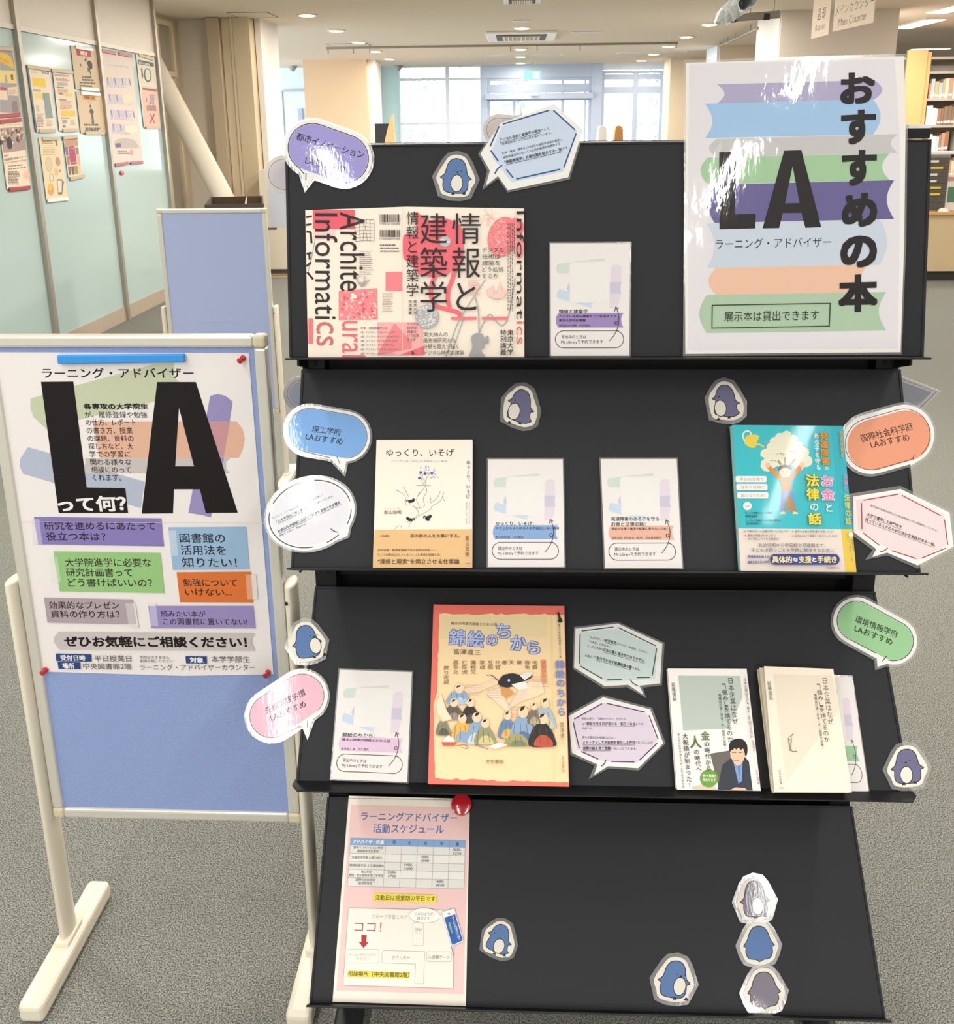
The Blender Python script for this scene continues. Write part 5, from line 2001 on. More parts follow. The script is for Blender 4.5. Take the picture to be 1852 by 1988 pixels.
for ch, x, y, sz in (('錦', 250, 325, 126), ('絵', 385, 335, 126), ('の', 500, 345, 84), ('ち', 582, 280, 110), ('か', 690, 365, 118), ('ら', 800, 398, 100)):
    s.text(ch, (x - sz / 2, y - 3), (x + sz / 2, y + 3), sz, '#5b6ca6', 0.06)
    s.text(ch, (x - sz / 2 + 3, y - 3), (x + sz / 2 - 3, y + 3), sz - 6, '#b9c3e6', 0.02)
s.text('富澤達三', (224, 428), (418, 434), 40, '#5a4a34', 0.008)
for x, y0, n, t in ((808, 490, 2, '地震'), (755, 490, 2, '御免'), (696, 490, 1, '第'), (640, 490, 1, '天'), (592, 490, 1, '都'), (542, 490, 2, '代官'), (488, 490, 2, '五郎'), (432, 490, 2, '家成'), (366, 490, 3, '蓮根又'), (304, 490, 3, '仁良虎'), (240, 490, 3, '昌多文'), (172, 530, 4, '昇り花成')):
    s.vtext(t, (x, y0), (x, y0 + 34 * n), 40, '#7a6644', 0.0)
s.poly([(852, 486), (886, 486), (890, 655), (858, 655)], '#e6a06a')
s.vtext('諸国かわら', (870, 492), (874, 650), 28, '#b5563a', 0.0)
# generic gathering of robed figures round a dark fish-like float
for q, c in (([(290, 700), (540, 625), (545, 660), (400, 720), (330, 730)], '#ead2b4'), ([(450, 720), (560, 690), (640, 860), (620, 870)], '#efd9bd'), ([(600, 860), (700, 690), (770, 640), (760, 760), (640, 830)], '#ecd2ba'), ([(770, 640), (860, 650), (880, 720), (800, 760), (730, 780)], '#efdcb8')):
    s.poly(q, c)
    s.lines(q[0][0] + 15, q[0][1] - 30, q[0][0] + 160, q[0][1] + 40, 5, '#d9a99a', 3, int(q[0][0]), 0.0)
s.poly([(545, 650), (580, 600), (650, 585), (720, 600), (770, 585), (790, 610), (740, 640), (690, 665), (600, 690), (560, 675)], '#2d2a30', 3)
s.poly([(700, 600), (745, 575), (790, 578), (780, 605), (735, 635)], '#e8e4dc')
s.ell(622, 636, 9, 9, '#d8d4cc')
s.stroke([(545, 640), (500, 600), (465, 600)], 5, '#3a332c', smooth=3)
s.poly([(560, 680), (620, 690), (660, 730), (600, 765), (570, 740)], '#d99a5a')
s.poly([(640, 665), (740, 640), (760, 690), (690, 705)], '#f1ece2')


def robed(x, y, w_, h_, c1, c2, head=True, flip=1):
    pts = [(-.5, .5), (-.42, .05), (-.2, -.25), (.12, -.28), (.36, -.02), (.5, .3), (.52, .5), (.1, .55)]
    s.poly([(x + p[0] * w_ * flip, y + p[1] * h_) for p in pts], c1, 3)
    s.poly([(x + p[0] * w_ * flip, y + p[1] * h_) for p in ((-.3, .5), (-.1, .15), (.25, .2), (.4, .52))], c2, 3)
    for k in range(3):
        s.stroke([(x + (-.3 + .22 * k) * w_ * flip, y - .1 * h_), (x + (-.36 + .3 * k) * w_ * flip, y + .45 * h_)], 3, '#5a5048')
    if head:
        s.ell(x + .02 * w_ * flip, y - .42 * h_, 0.15 * w_ + 8, 0.15 * w_ + 11, '#f0d2ae')
        s.poly([(x - .1 * w_, y - .44 * h_), (x - .06 * w_, y - .58 * h_), (x + .1 * w_, y - .6 * h_), (x + .05 * w_, y - .5 * h_)], '#2d2624')


B1, B2, G1, Y1, K1 = '#8fa9c8', '#6f8bb0', '#9a9a72', '#e3b45c', '#33302f'
robed(262, 742, 170, 120, B1, '#b7c9dc')
robed(225, 850, 140, 130, '#6a5f58', '#9c8f80')
robed(345, 860, 130, 150, K1, '#57504a')
robed(150, 960, 100, 130, '#8c8a72', '#5f6052')
robed(285, 980, 150, 170, Y1, B1)
robed(395, 985, 170, 200, B1, '#c9d3dc', True, -1)
robed(450, 1010, 150, 160, G1, '#d6c68c')
robed(610, 960, 130, 170, B2, Y1)
robed(720, 970, 190, 250, B1, '#5f7aa0')
robed(680, 1050, 170, 110, '#a8a06c', '#7d8a6a', False)
robed(880, 880, 150, 190, '#a9b9c6', '#d5c9a8')
robed(860, 1000, 190, 210, K1, '#c2563f')
robed(800, 880, 90, 130, '#7d746a', '#b9a88a')
s.poly([(110, 880), (100, 790), (135, 730), (175, 850), (215, 915), (160, 930)], '#f0dfc2')
s.poly([(145, 1080), (190, 1030), (240, 1080)], '#f4efe4', 2)
s.poly([(140, 1078), (245, 1078), (235, 1105), (150, 1105)], '#c96a4e')
s.poly([(470, 1110), (560, 1080), (612, 1100), (530, 1130)], '#f1ece0')
s.stroke([(250, 1105), (310, 1100), (330, 1125), (280, 1120)], 4, '#6a5f50', smooth=3)
s.stroke([(380, 1100), (470, 1130)], 6, '#7d8594')
s.text('文生書院', (456, 1218), (584, 1222), 28, '#8a6a44', 0.012)
s.poly([(968, 150), (985, 152), (990, 180), (1006, 208), (998, 222), (972, 220), (978, 190)], '#2d2926', 2)
s.vtext('幕末の時事的錦絵とかわら版', (982, 230), (992, 478), 15, '#6b5a3a', 0.01)
s.vtext('錦絵のちから', (986, 490), (1002, 898), 66, '#7f8cc0', 0.03)
s.vtext('富澤達三', (1002, 935), (1006, 1092), 30, '#6b5a3a', 0.0)
s.vtext('文生書院', (1008, 1178), (1012, 1300), 18, '#8a6a44', 0.0)
s.done()

poly_bubble('six-sided white and pale green comment bubble right of the orange-bordered book', PF[2], SG, C3M,
            [(1100, 262), (1405, 225), (1725, 370), (1708, 655), (1560, 672), (1592, 740), (1478, 665), (1310, 675), (1090, 540)],
            [(1090, 248), (1408, 212), (1742, 362), (1722, 668), (1585, 685), (1610, 760), (1470, 682), (1305, 692), (1080, 550)],
            [(1135, 290), (1400, 262), (1688, 400), (1672, 622), (1320, 645), (1125, 525)], '#dbe9e8',
            [[(1144, 278), (1374, 250)], [(1408, 254), (1678, 386)], [(1684, 405), (1652, 600)], [(1636, 612), (1540, 614)], [(1494, 628), (1515, 655), (1550, 674)], [(1432, 628), (1328, 630)], [(1294, 622), (1138, 532)], [(1128, 512), (1134, 300)]], '#2c6b45',
            [('「米国発祥」の', (1200, 322), (1310, 345), 17), ('経営概念', (1312, 345), (1395, 365), 24, '#3f3d40', 0.02, 1), ('はなぜか「米国発」ではなく、', (1398, 368), (1628, 438), 17), ('「日本発」と称は多い。', (1196, 352), (1362, 396), 17),
             ('そして日本発は', (1184, 385), (1300, 412), 18), ('日本企業に適合的でありやすい。', (1302, 412), (1602, 495), 25, '#3f3d40', 0.02, 1), ('本書はこの', (1168, 455), (1250, 470), 18), ('気付きを促す意識転換の書', (1252, 470), (1505, 542), 25, '#3f3d40', 0.02, 1), ('である。', (1506, 545), (1566, 558), 18)])
poly_bubble('seven-sided white and lilac comment bubble right of the orange-bordered book, the lower one', PF[2], SG, C3M,
            [(1050, 890), (1300, 755), (1638, 842), (1732, 1085), (1550, 1265), (1335, 1250), (1235, 1312), (1258, 1238), (1075, 1155)],
            [(1055, 870), (1298, 738), (1652, 830), (1750, 1085), (1556, 1282), (1338, 1266), (1195, 1345), (1238, 1245), (1062, 1168)],
            [(1080, 920), (1302, 795), (1612, 875), (1690, 1070), (1540, 1225), (1300, 1215), (1110, 1130)], '#e9dceb',
            [[(1090, 912), (1292, 800)], [(1324, 798), (1600, 862)], [(1628, 885), (1694, 1058)], [(1688, 1085), (1560, 1208)], [(1524, 1220), (1356, 1216)], [(1320, 1205), (1306, 1235), (1284, 1250)], [(1264, 1200), (1142, 1145)], [(1128, 1122), (1084, 935)]], '#6b3a6e',
            [('表紙の通り、「錦絵のちから」が分かる、', (1145, 908), (1468, 912), 17), ('より', (1150, 946), (1178, 946), 16), ('錦絵を見る目が変わる・面白くなる', (1180, 944), (1530, 946), 24, '#3f3d40', 0.02, 1), ('ような', (1532, 946), (1586, 946), 17), ('内容です。', (1150, 978), (1225, 980), 17),
             ('単なる歴史的の絵画ではなく、', (1150, 1042), (1388, 1046), 18), ('メディアとしての役割を果たした存在', (1152, 1080), (1530, 1080), 25, '#3f3d40', 0.02, 1), ('であったことが', (1532, 1080), (1655, 1080), 18), ('実際の絵を見て理解', (1154, 1122), (1352, 1122), 25, '#3f3d40', 0.02, 1), ('することができます。', (1354, 1122), (1540, 1124), 18)])

# white book with a portrait band
s = book('white paperback with a grey-green panel and a suited person\'s portrait, third shelf', PF[2], 0.014, [(83, 533), (570, 535), (658, 1290), (140, 1282)], C3R, '#f6f2ec', 'white and cream paperbacks')
s.poly([(148, 578), (558, 580), (570, 690), (455, 905), (178, 918)], '#bac5bd')
s.poly([(560, 680), (575, 720), (600, 900), (520, 905), (460, 905)], '#f1ece4')
s.poly([(525, 535), (570, 535), (658, 1290), (612, 1288)], '#f1ece6')
# portrait: background, suit, shirt, head, hair
s.poly([(345, 1060), (470, 1040), (480, 1285), (400, 1284)], '#6b6661')
s.poly([(390, 1284), (420, 1130), (470, 1090), (560, 1080), (585, 1110), (608, 1288)], '#343a44')
s.poly([(488, 1110), (545, 1105), (540, 1230), (520, 1245)], '#7f9fd0')
s.poly([(515, 1130), (530, 1130), (525, 1240)], '#5d7db3')
s.poly([(468, 1050), (478, 1010), (545, 1005), (560, 1050), (552, 1100), (520, 1135), (495, 1120), (475, 1085)], '#e9c3a4', 3)
s.poly([(466, 1052), (460, 1010), (480, 978), (518, 966), (552, 976), (574, 1008), (574, 1060), (562, 1078), (556, 1046), (546, 1028), (534, 1040), (522, 1022), (506, 1036), (496, 1024), (484, 1040), (476, 1036)], '#231f1f', 2)
s.stroke([(478, 1052), (505, 1055)], 4, '#4a3a34')
s.stroke([(520, 1055), (548, 1050)], 4, '#4a3a34')
s.stroke([(490, 1100), (508, 1105), (525, 1098)], 4, '#a5605a', smooth=3)
s.poly([(230, 1265), (330, 1240), (400, 1284), (240, 1284)], '#d8c9b2')
s.poly([(470, 1284), (500, 1268), (560, 1272), (575, 1288)], '#e3bfa2')
s.ell(337, 1213, 56, 56, '#6f9f3d')
s.text('続々重版!', (298, 1196), (378, 1198), 19, '#f4f2e4', 0.02)
s.text('売れてます', (298, 1222), (380, 1224), 19, '#f4f2e4', 0.02)
MK = '#3b3b3a'
s.vtext('日本企業はなぜ', (468, 590), (502, 882), 34, MK, 0.0)
s.vtext('「強み」を捨てるのか', (428, 626), (472, 990), 34, MK, 0.0)
s.vtext('増補改訂版『日本〝式〟経営の逆襲』', (402, 690), (438, 1035), 17, MK, 0.0)
s.vtext('岩尾俊兵', (115, 620), (126, 740), 24, MK, 0.0)
s.vtext('金', (312, 920), (316, 980), 56, '#5f7d3e', 0.02)
s.vtext('の時代から', (322, 985), (336, 1168), 34, MK, 0.012)
s.vtext('人', (250, 945), (256, 1032), 70, '#4c6b34', 0.02)
s.vtext('の時代へ', (258, 1036), (276, 1175), 34, MK, 0.012)
s.vtext('大転換が始まった！', (188, 935), (218, 1275), 34, MK, 0.012)
s.vtext('東大初の経営学博士が説く日本経済再生論', (148, 935), (178, 1275), 14, MK, 0.0)
s.vtext('日本企業はなぜ「強み」を捨てるのか', (556, 595), (598, 968), 18, MK, 0.0)
s.vtext('岩尾俊兵', (605, 980), (614, 1048), 14, MK, 0.0)
s.text('光文社新書', (628, 1160), (640, 1250), 12, MK, 0.0)
s.done()
# pair of cream paperbacks
s = book('cream paperback hidden behind its twin, only its left edge in sight', PF[2], 0.018, [(648, 530), (1085, 540), (1196, 1300), (738, 1298)], C3R, '#efdfc0', 'white and cream paperbacks', w_back=0.0036)
s.done()
s = book('plain cream paperback with a tiny bowing figure drawn on it, in front of its twin', PF[2], 0.033, [(678, 520), (1105, 537), (1220, 1300), (742, 1298)], C3R, '#f4e6d3', 'white and cream paperbacks', w_back=0.0192)
s.poly([(735, 568), (1098, 578), (1140, 790), (812, 1240)], '#e8dac7')
s.vtext('日本企業はなぜ', (1050, 590), (1092, 882), 34, '#5a5148', 0.0)
s.vtext('「強み」を捨てるのか', (1012, 626), (1068, 990), 34, '#5a5148', 0.0)
s.vtext('増補改訂版『日本〝式〟経営の逆襲』', (992, 690), (1040, 1035), 17, '#5a5148', 0.0)
s.vtext('岩尾俊兵', (706, 612), (722, 732), 24, '#5a5148', 0.0)
s.stroke([(838, 1045), (832, 1000), (828, 972), (838, 958), (845, 975), (842, 1010), (848, 1045), (880, 1045)], 4, '#7a6f62', smooth=3)
s.stroke([(838, 960), (850, 945), (858, 938)], 4, '#7a6f62')
s.ell(838, 963, 8, 8, '#efe2cf')
s.stroke([(838 + 8 * math.cos(a), 963 + 8 * math.sin(a)) for a in [k * 0.6 for k in range(10)]], 3, '#7a6f62', True)
s.vtext('光文社新書', (772, 1160), (782, 1250), 13, '#5a5148', 0.0)
s.text('1314', (770, 1272), (800, 1272), 12, '#8a8074', 0.0)
s.done()

bubble('green capsule speech bubble sign at the right end of the third shelf', PF[2], SG, C3R, (1250, 240), (1478, 365), 122, (1378, 525, 32, 1425, 470), '#a3d69f', '#354a39',
       [('環境情報学府', (1242, 226), (1502, 326), 44, INK, 0.004), ('LAおすすめ', (1238, 284), (1470, 372), 40, INK, 0.0)], 15, white=24)

# ---- shelf 4 : timetable
s = Sheet('timetable_poster', 'pink paper timetable with a floor plan, held by a red magnet on the lowest shelf', 'poster', PF[3], 0.0012,
          [(335, 65), (1355, 92), (1322, 1838), (198, 1800)], 0.0004, '#f7eee0', None, C4L)
s.poly([(355, 138), (1352, 165), (1300, 1738), (230, 1706)], '#f4cdc9')
NB = '#3f6fb0'
s.text('ラーニングアドバイザー', (438, 236), (1250, 252), 72, NB, 0.014)
s.text('活動スケジュール', (540, 340), (1136, 348), 76, NB, 0.014)
T0, T1, T2, T3 = (352, 420), (1318, 442), (1306, 850), (322, 826)


def tb(u, v):
    x = (T0[0] * (1 - u) + T1[0] * u) * (1 - v) + (T3[0] * (1 - u) + T2[0] * u) * v
    y = (T0[1] * (1 - u) + T1[1] * u) * (1 - v) + (T3[1] * (1 - u) + T2[1] * u) * v
    return (x, y)


vs_ = [0.0, 0.145, 0.315, 0.485, 0.65, 0.815, 1.0]
us_ = [0.0, 0.308, 0.447, 0.585, 0.724, 0.862, 1.0]
for k in range(6):
    s.poly([tb(0, vs_[k]), tb(1, vs_[k]), tb(1, vs_[k + 1]), tb(0, vs_[k + 1])], '#86abdb' if k == 0 else ('#e9e6e0' if k % 2 else '#f2ede4'))
for v in vs_:
    s.stroke([tb(0, v), tb(1, v)], 3, '#9aa2ab')
for u in us_:
    s.stroke([tb(u, 0), tb(u, 1)], 3, '#9aa2ab')


def cell(u0, u1, v, t, h, col, bold=0.0):
    s.text(t, tb(u0, v), tb(u1, v), h, col, bold)


cell(0.02, 0.29, 0.075, 'アドバイザー所属', 34, '#f7f7fb', 0.03)
for k, t in enumerate('月火水木金'):
    uc = (us_[k + 1] + us_[k + 2]) / 2
    cell(uc - 0.014, uc + 0.014, 0.075, t, 30, '#33508a', 0.012)
GT = '#6b6a6e'
for v, t, a, b in ((0.195, '都市イノベーション学府', 0.03, 0.285), (0.268, '建築都市文化専攻', 0.065, 0.25), (0.40, '先進実践学環 人間力創生', 0.02, 0.285), (0.565, '環境情報学府 人工環境専攻', 0.006, 0.302), (0.695, '理工学府', 0.11, 0.2),
                   (0.77, '数物・電子情報系理工学専攻', 0.006, 0.302), (0.862, '国際社会科学府', 0.07, 0.238), (0.935, '経済学専攻', 0.095, 0.212)):
    cell(a, b, v, t, 24, GT, 0.006)
for k, v0, a, b in ((4, 0.195, '1030-', '1230'), (2, 0.36, '1300-', '1500'), (1, 0.53, '1400-', '1600'), (0, 0.695, '1500-', '1700'), (3, 0.86, '1630-', '1830')):
    uc = (us_[k + 1] + us_[k + 2]) / 2
    cell(uc - 0.036, uc + 0.036, v0, a, 20, '#55545a', 0.004)
    cell(uc - 0.032, uc + 0.036, v0 + 0.078, b, 20, '#55545a', 0.004)
s.poly([(548, 886), (1078, 900), (1075, 966), (542, 955)], '#f4e04a')
s.text('活動日は授業期の平日です', (558, 922), (1064, 932), 44, '#4c4526', 0.016)
s.poly([(335, 1010), (1222, 1032), (1215, 1688), (288, 1660)], '#f6efe4')
s.stroke([(335, 1010), (1222, 1032), (1215, 1688), (288, 1660)], 3, '#b5a9a5', True)
s.text('グループ学習エリア', (528, 1082), (832, 1088), 36, '#8d8790', 0.0)
s.text('ココ！', (385, 1168), (612, 1172), 78, '#b5424a', 0.0)
s.poly([(442, 1236), (488, 1238), (484, 1298), (504, 1299), (460, 1348), (420, 1296), (442, 1297)], '#b5303a')
LB = '#aba7a8'
for pts in (Sheet.rr(320, 1358, 590, 1474, 18), Sheet.rr(992, 1378, 1202, 1462, 18), Sheet.rr(876, 1130, 966, 1328, 16)):
    s.stroke(pts, 3, LB, True)
s.stroke([(632, 1368), (976, 1376), (966, 1646), (892, 1648), (898, 1482), (615, 1472), (618, 1380)], 3, LB, True)
s.text('ラーニングアドバイザー', (338, 1404), (576, 1406), 24, '#b98a84', 0.0)
s.text('カウンター', (402, 1436), (512, 1438), 24, '#b98a84', 0.0)
s.text('カウンター', (700, 1428), (850, 1430), 32, '#6d686c', 0.0)
s.text('入退館ゲート', (1004, 1422), (1186, 1426), 32, '#6d686c', 0.0)
s.text('OPAC', (892, 1192), (958, 1194), 24, '#8d8790', 0.0)
s.text('コーナー', (892, 1220), (956, 1222), 14, '#8d8790', 0.0)
s.ell(975, 1074, 134, 64, '#8a8484', 2)
s.ell(975, 1074, 131, 61, '#fbf7f0', 2)
s.poly([(1090, 1050), (1116, 1090), (1070, 1108)], '#fbf7f0')
s.text('こののぼりが', (892, 1058), (1046, 1062), 26, '#6d686c', 0.0)
s.text('目印です', (915, 1096), (1018, 1098), 26, '#6d686c', 0.0)
s.poly([(1118, 1044), (1225, 1012), (1304, 1292), (1200, 1332)], '#f6f6f8')
s.stroke([(1118, 1044), (1225, 1012), (1304, 1292), (1200, 1332)], 3, '#a9a9b2', True)
s.poly([(1140, 1092), (1232, 1062), (1296, 1284), (1206, 1322)], '#2f5fae')
s.text('ラーニングアドバイザー', (1210, 1082), (1268, 1278), 26, '#f2f5fb', 0.02)
s.text('相談受付中', (1182, 1130), (1206, 1222), 18, '#b9e08a', 0.02)
s.stroke([(1168, 1062), (1180, 1052), (1190, 1062), (1176, 1066)], 4, '#444444', smooth=2)
s.stroke([(1198, 1325), (1218, 1412)], 5, '#6f6a68')
s.poly([(330, 1538), (852, 1552), (842, 1604), (322, 1590)], '#f4e04a')
s.text('相談場所（中央図書館2階）', (330, 1562), (846, 1574), 46, '#4c4526', 0.02)
s.done()
# red magnet
c = PF[3].hit(896, 1562, 0.006)
M = PF[3].mat(c.x, c.y, 0.0022)
m = MB()
m.lathe([(0.0135, 0.0), (0.0165, 0.002), (0.018, 0.006), (0.017, 0.009), (0.012, 0.0105), (0.001, 0.011)], pmat('red_plastic', '#c3202c', 0.15, spec=0.6, coat=0.6), n=32)
o = m.build('round_magnet', None, 0, True, M)
tag(o, 'round shiny red magnet on the pink timetable\'s top corner', 'magnet')

# ---- signs on the far side of the rack that show past its edges (seen from the back)
BF_ = [shelf_frame(i, True) for i in range(4)]
for i, crop, a, b, r, tail, col, lab in (
        (0, (0, 0, 1.0), (551, 338), (620, 350), 30, (600, 395, 8, 600, 380), '#efe3ee', 'back of a pale pink bubble sign behind the rack\'s upper left edge'),
        (0, (0, 0, 1.0), (968, 252), (1030, 258), 24, (1000, 300, 8, 1000, 284), '#f1e2dc', 'back of a pale bubble sign behind the six-sided blue bubble'),
        (1, (0, 0, 1.0), (584, 764), (640, 766), 27, (620, 805, 8, 620, 792), '#ccd3e2', 'back of a pale blue bubble sign behind the second shelf\'s left edge')):
    o_ = capsule(*a, *b, r + 7, tail)
    fr = Frame(BF_[i].O, -BF_[i].U, BF_[i].V)
    s = Sheet('speech_bubble_sign', lab, 'sign', fr, -SG, o_, 0.0008, '#f6f0ec', 'bubble signs on the far side', crop)
    s.poly(capsule(*a, *b, r), '#a59aa0')
    s.poly(capsule(*a, *b, r - 1.2), '#f3e9e6')
    s.poly(capsule(*a, *b, r - 4), col)
    s.done()
fr = Frame(BF_[1].O, -BF_[1].U, BF_[1].V)
s = Sheet('comment_bubble_sign', 'back of a grey pointed sign with reversed writing, past the second shelf\'s right edge', 'sign', fr, -SG, [(1690, 712), (1750, 730), (1826, 759), (1778, 806), (1690, 806)], 0.0008, '#f0ebe4', 'bubble signs on the far side', (0, 0, 1.0))
s.poly([(1690, 717), (1750, 734.5), (1819, 760), (1776, 802), (1690, 802)], '#9c9aa0')
s.poly([(1690, 718.5), (1750, 736), (1817, 760), (1775, 800), (1690, 800)], '#e6e6ea')
s.poly([(1690, 722), (1750, 740), (1808, 761), (1772, 796), (1690, 796)], '#b3b6c3')
s.text('こ', (1783, 786), (1771, 782), 8, '#eef0f4', 0.0)
s.text('の', (1762, 784), (1752, 780), 8, '#eef0f4', 0.0)
s.done()
# small black box with a pale lid on the top edge of the rack
fr = Frame(RO + RB * (MID - 0.02) + Vector((0, 0, 1.577)), RU, (0, 0, 1))
a, b = fr.hit(1762, 262, 0), fr.hit(1806, 262, 0)
zt = fr.hit(1780, 249, 0).y
t = thing('tissue_box', 'small black box with a pale lid standing on the rack\'s top right end', 'box', fr.mat((a.x + b.x) / 2, 0, 0))
hw = (b.x - a.x) / 2
m = MB()
m.box(-hw, hw, 0.0, zt, -0.04, 0.0, BLACK2)
m.build('body', t, 0.001)
m = MB()
m.box(-hw, hw, zt, zt + 0.005, -0.04, 0.0, WHITEP)
m.build('lid', t)
# ------------------------------------------------------------------ poster on the nearer notice board
CA, CBB = (0, 640, 3.307), (0, 980, 3.307)
WB = -0.0035
s = Sheet('pinned_poster', 'large white paper poster with huge black letters pinned on the nearer notice board', 'poster', BF, WB,
          [(-78, 145), (1597, 150), (1680, 640), (1757, 2212), (1180, 2218), (268, 2190)][:2] + [(1757, 1088 + 1124), (1180, 1098 + 1124), (268, 1070 + 1124)], 0.0006, '#f6efee', None, CA)
# the two crops share their scale; the lower one starts 340 photo points (1124 crop points) further down
D = 340 * 3.307


def b_(x, y):
    return (x, y + D)


s.poly([(198, 440), (240, 428), (480, 360), (1000, 218), (1120, 215), (1115, 300), (1150, 335), (1000, 460), (560, 565), (300, 640), (215, 560), (196, 500)], '#cdd2b4')
s.poly([(130, 830), (180, 753), (330, 795), (560, 870), (930, 975), (905, 1145), (560, 1045), (340, 982), (150, 925), (128, 880)], '#b9c1d6')
s.poly([(548, 825), (1480, 825), (1452, 850), (1455, 890), (1474, 922), (548, 922)], '#cfc6c5')
s.poly([(1350, 424), (1400, 412), (1450, 425), (1495, 462), (1440, 820), (1355, 1205), (1300, 1190), (1210, 1175)], '#9d94c6')
s.poly([(600, 590), (1520, 588), (1560, 640), (1573, 705), (1560, 770), (1535, 822), (640, 824)], '#e9b9a1')
s.poly([(1338, 588), (1478, 588), (1436, 824), (1300, 824)], '#cf9a9f')
BKB = '#1b1718'
s.text('ラーニング・アドバイザー', (272, 278), (1244, 278), 66, BKB, 0.018)
s.poly([(264, 334), (472, 332), (558, 1012), (806, 1016), (824, 1176), (378, 1176)], BKB)
s.poly([(1010, 335), (1150, 335), (1150, 500), (1126, 876), (1186, 876), (1186, 1024), (1118, 1024), (1112, 1178), (910, 1180)], BKB)
s.poly([(1150, 335), (1258, 335), (1528, 1174), (1322, 1176), (1284, 1024), (1186, 1024), (1186, 876), (1246, 876), (1150, 500)], BKB)
s.text('って何？', (372, 1120), (812, 1114), 100, '#f7f2f0', 0.03)
rows = [('各専攻の大学院生', 538, 952, 492, 0.03), ('が、履修登録や勉強', 545, 946, 545, 0.0), ('の仕方、レポート', 552, 872, 594, 0.0), ('の書き方、授業', 558, 852, 646, 0.0), ('の課題、資料の', 564, 858, 697, 0.0), ('探し方など、大', 570, 856, 747, 0.0),
        ('学での学習に', 576, 838, 797, 0.0), ('関わる様々な', 582, 844, 848, 0.0), ('相談にのって', 588, 842, 897, 0.0), ('くれます。', 596, 780, 948, 0.0)]
for t, x0, x1, y, bd in rows:
    s.text(t, (x0, y), (x1, y), 40, BKB, bd)


def note(pts, col, texts, tape):
    s.poly([b_(*p) for p in pts], col)
    for t, x0, x1, y, h in texts:
        s.text(t, b_(x0, y), b_(x1, y + 2), h, '#33282b', 0.013)
    s.poly([b_(*p) for p in tape[0]], tape[1])
    if len(tape) > 2:
        s.poly([b_(*p) for p in tape[2]], tape[3])


note([(220, 75), (1038, 85), (1055, 265), (248, 252)], '#8d80c0', [('研究を進めるにあたって', 286, 1000, 132, 54), ('役立つ本は？', 298, 680, 200, 54)], ([(222, 90), (255, 90), (275, 250), (248, 250)], '#b5addb', [(205, 90), (222, 90), (248, 250), (218, 250)], '#efe6ea'))
note([(1082, 142), (1582, 138), (1604, 412), (1112, 416)], '#9dbfe0', [('図書館の', 1155, 1446, 210, 62), ('活用法を', 1162, 1452, 288, 62), ('知りたい！', 1170, 1522, 366, 62)], ([(1086, 162), (1132, 162), (1146, 324), (1100, 324)], '#c3d6ea'))
note([(346, 296), (1032, 306), (1058, 564), (386, 552)], '#9ccb86', [('大学院進学に必要な', 420, 972, 366, 54), ('研究計画書って', 426, 852, 430, 54), ('どう書けばいいの？', 438, 980, 496, 54)], ([(348, 330), (372, 330), (394, 490), (378, 490)], '#bddcae', [(316, 332), (348, 332), (378, 490), (332, 490)], '#f1ecea'))
note([(1136, 430), (1614, 426), (1628, 624), (1158, 622)], '#e2783a', [('勉強について', 1178, 1524, 496, 50), ('いけない...', 1190, 1488, 556, 46)], ([(1578, 444), (1615, 444), (1626, 602), (1590, 602)], '#ecab88', [(1615, 444), (1645, 444), (1658, 602), (1626, 602)], '#f0e4e0'))
note([(286, 592), (855, 604), (880, 764), (308, 752)], '#b5a6ac', [('効果的なプレゼン', 318, 768, 640, 48), ('資料の作り方は？', 330, 772, 697, 48)], ([(808, 628), (858, 628), (878, 762), (828, 760)], '#cfc5c8', [(858, 628), (872, 628), (895, 785), (830, 780), (829, 762), (880, 763)], '#ebe3e0'))
note([(955, 645), (1628, 645), (1642, 788), (974, 788)], '#9d90c6', [('読みたい本が', 1034, 1322, 695, 40), ('この図書館に置いてない!', 1050, 1590, 745, 42)], ([(962, 645), (1006, 645), (1020, 774), (972, 774)], '#c0b8de', [(950, 625), (1004, 625), (1006, 645), (955, 645)], '#efe8ea'))
ban = [(380, 812), (1640, 820), (1618, 850), (1616, 880), (1640, 932), (385, 924), (352, 880), (348, 850)]
s.poly([b_(*p) for p in ban], '#d0c6c6')
s.text('ぜひお気軽にご相談ください！', b_(416, 872), b_(1588, 878), 70, BKB, 0.035)
for pts, t, x0, x1, y in (([(362, 950), (590, 955), (592, 1002), (366, 998)], '受付日時', 392, 552, 977), ([(374, 1002), (518, 1006), (522, 1050), (380, 1047)], '場所', 404, 482, 1027), ([(1194, 966), (1330, 968), (1332, 1014), (1198, 1012)], '対象', 1222, 1310, 990)):
    s.poly([b_(*p) for p in pts], '#2d4a85')
    s.text(t, b_(x0, y), b_(x1, y + 1), 36, '#f4f4f8', 0.03)
for t, x0, x1, y, h in (('平日授業日', 610, 846, 980, 40), ('予約はできません', 900, 1090, 973, 20), ('直接お越しください', 902, 1112, 996, 20), ('本学学部生', 1360, 1606, 985, 42), ('中央図書館2階', 538, 848, 1031, 40), ('ラーニング・アドバイザーカウンター', 902, 1640, 1037, 36)):
    s.text(t, b_(x0, y), b_(x1, y + 1), h, '#4b4446', 0.0)
s.stroke([b_(120, 104), b_(1700, 112)], 3, '#ebe2e1')
s.done()
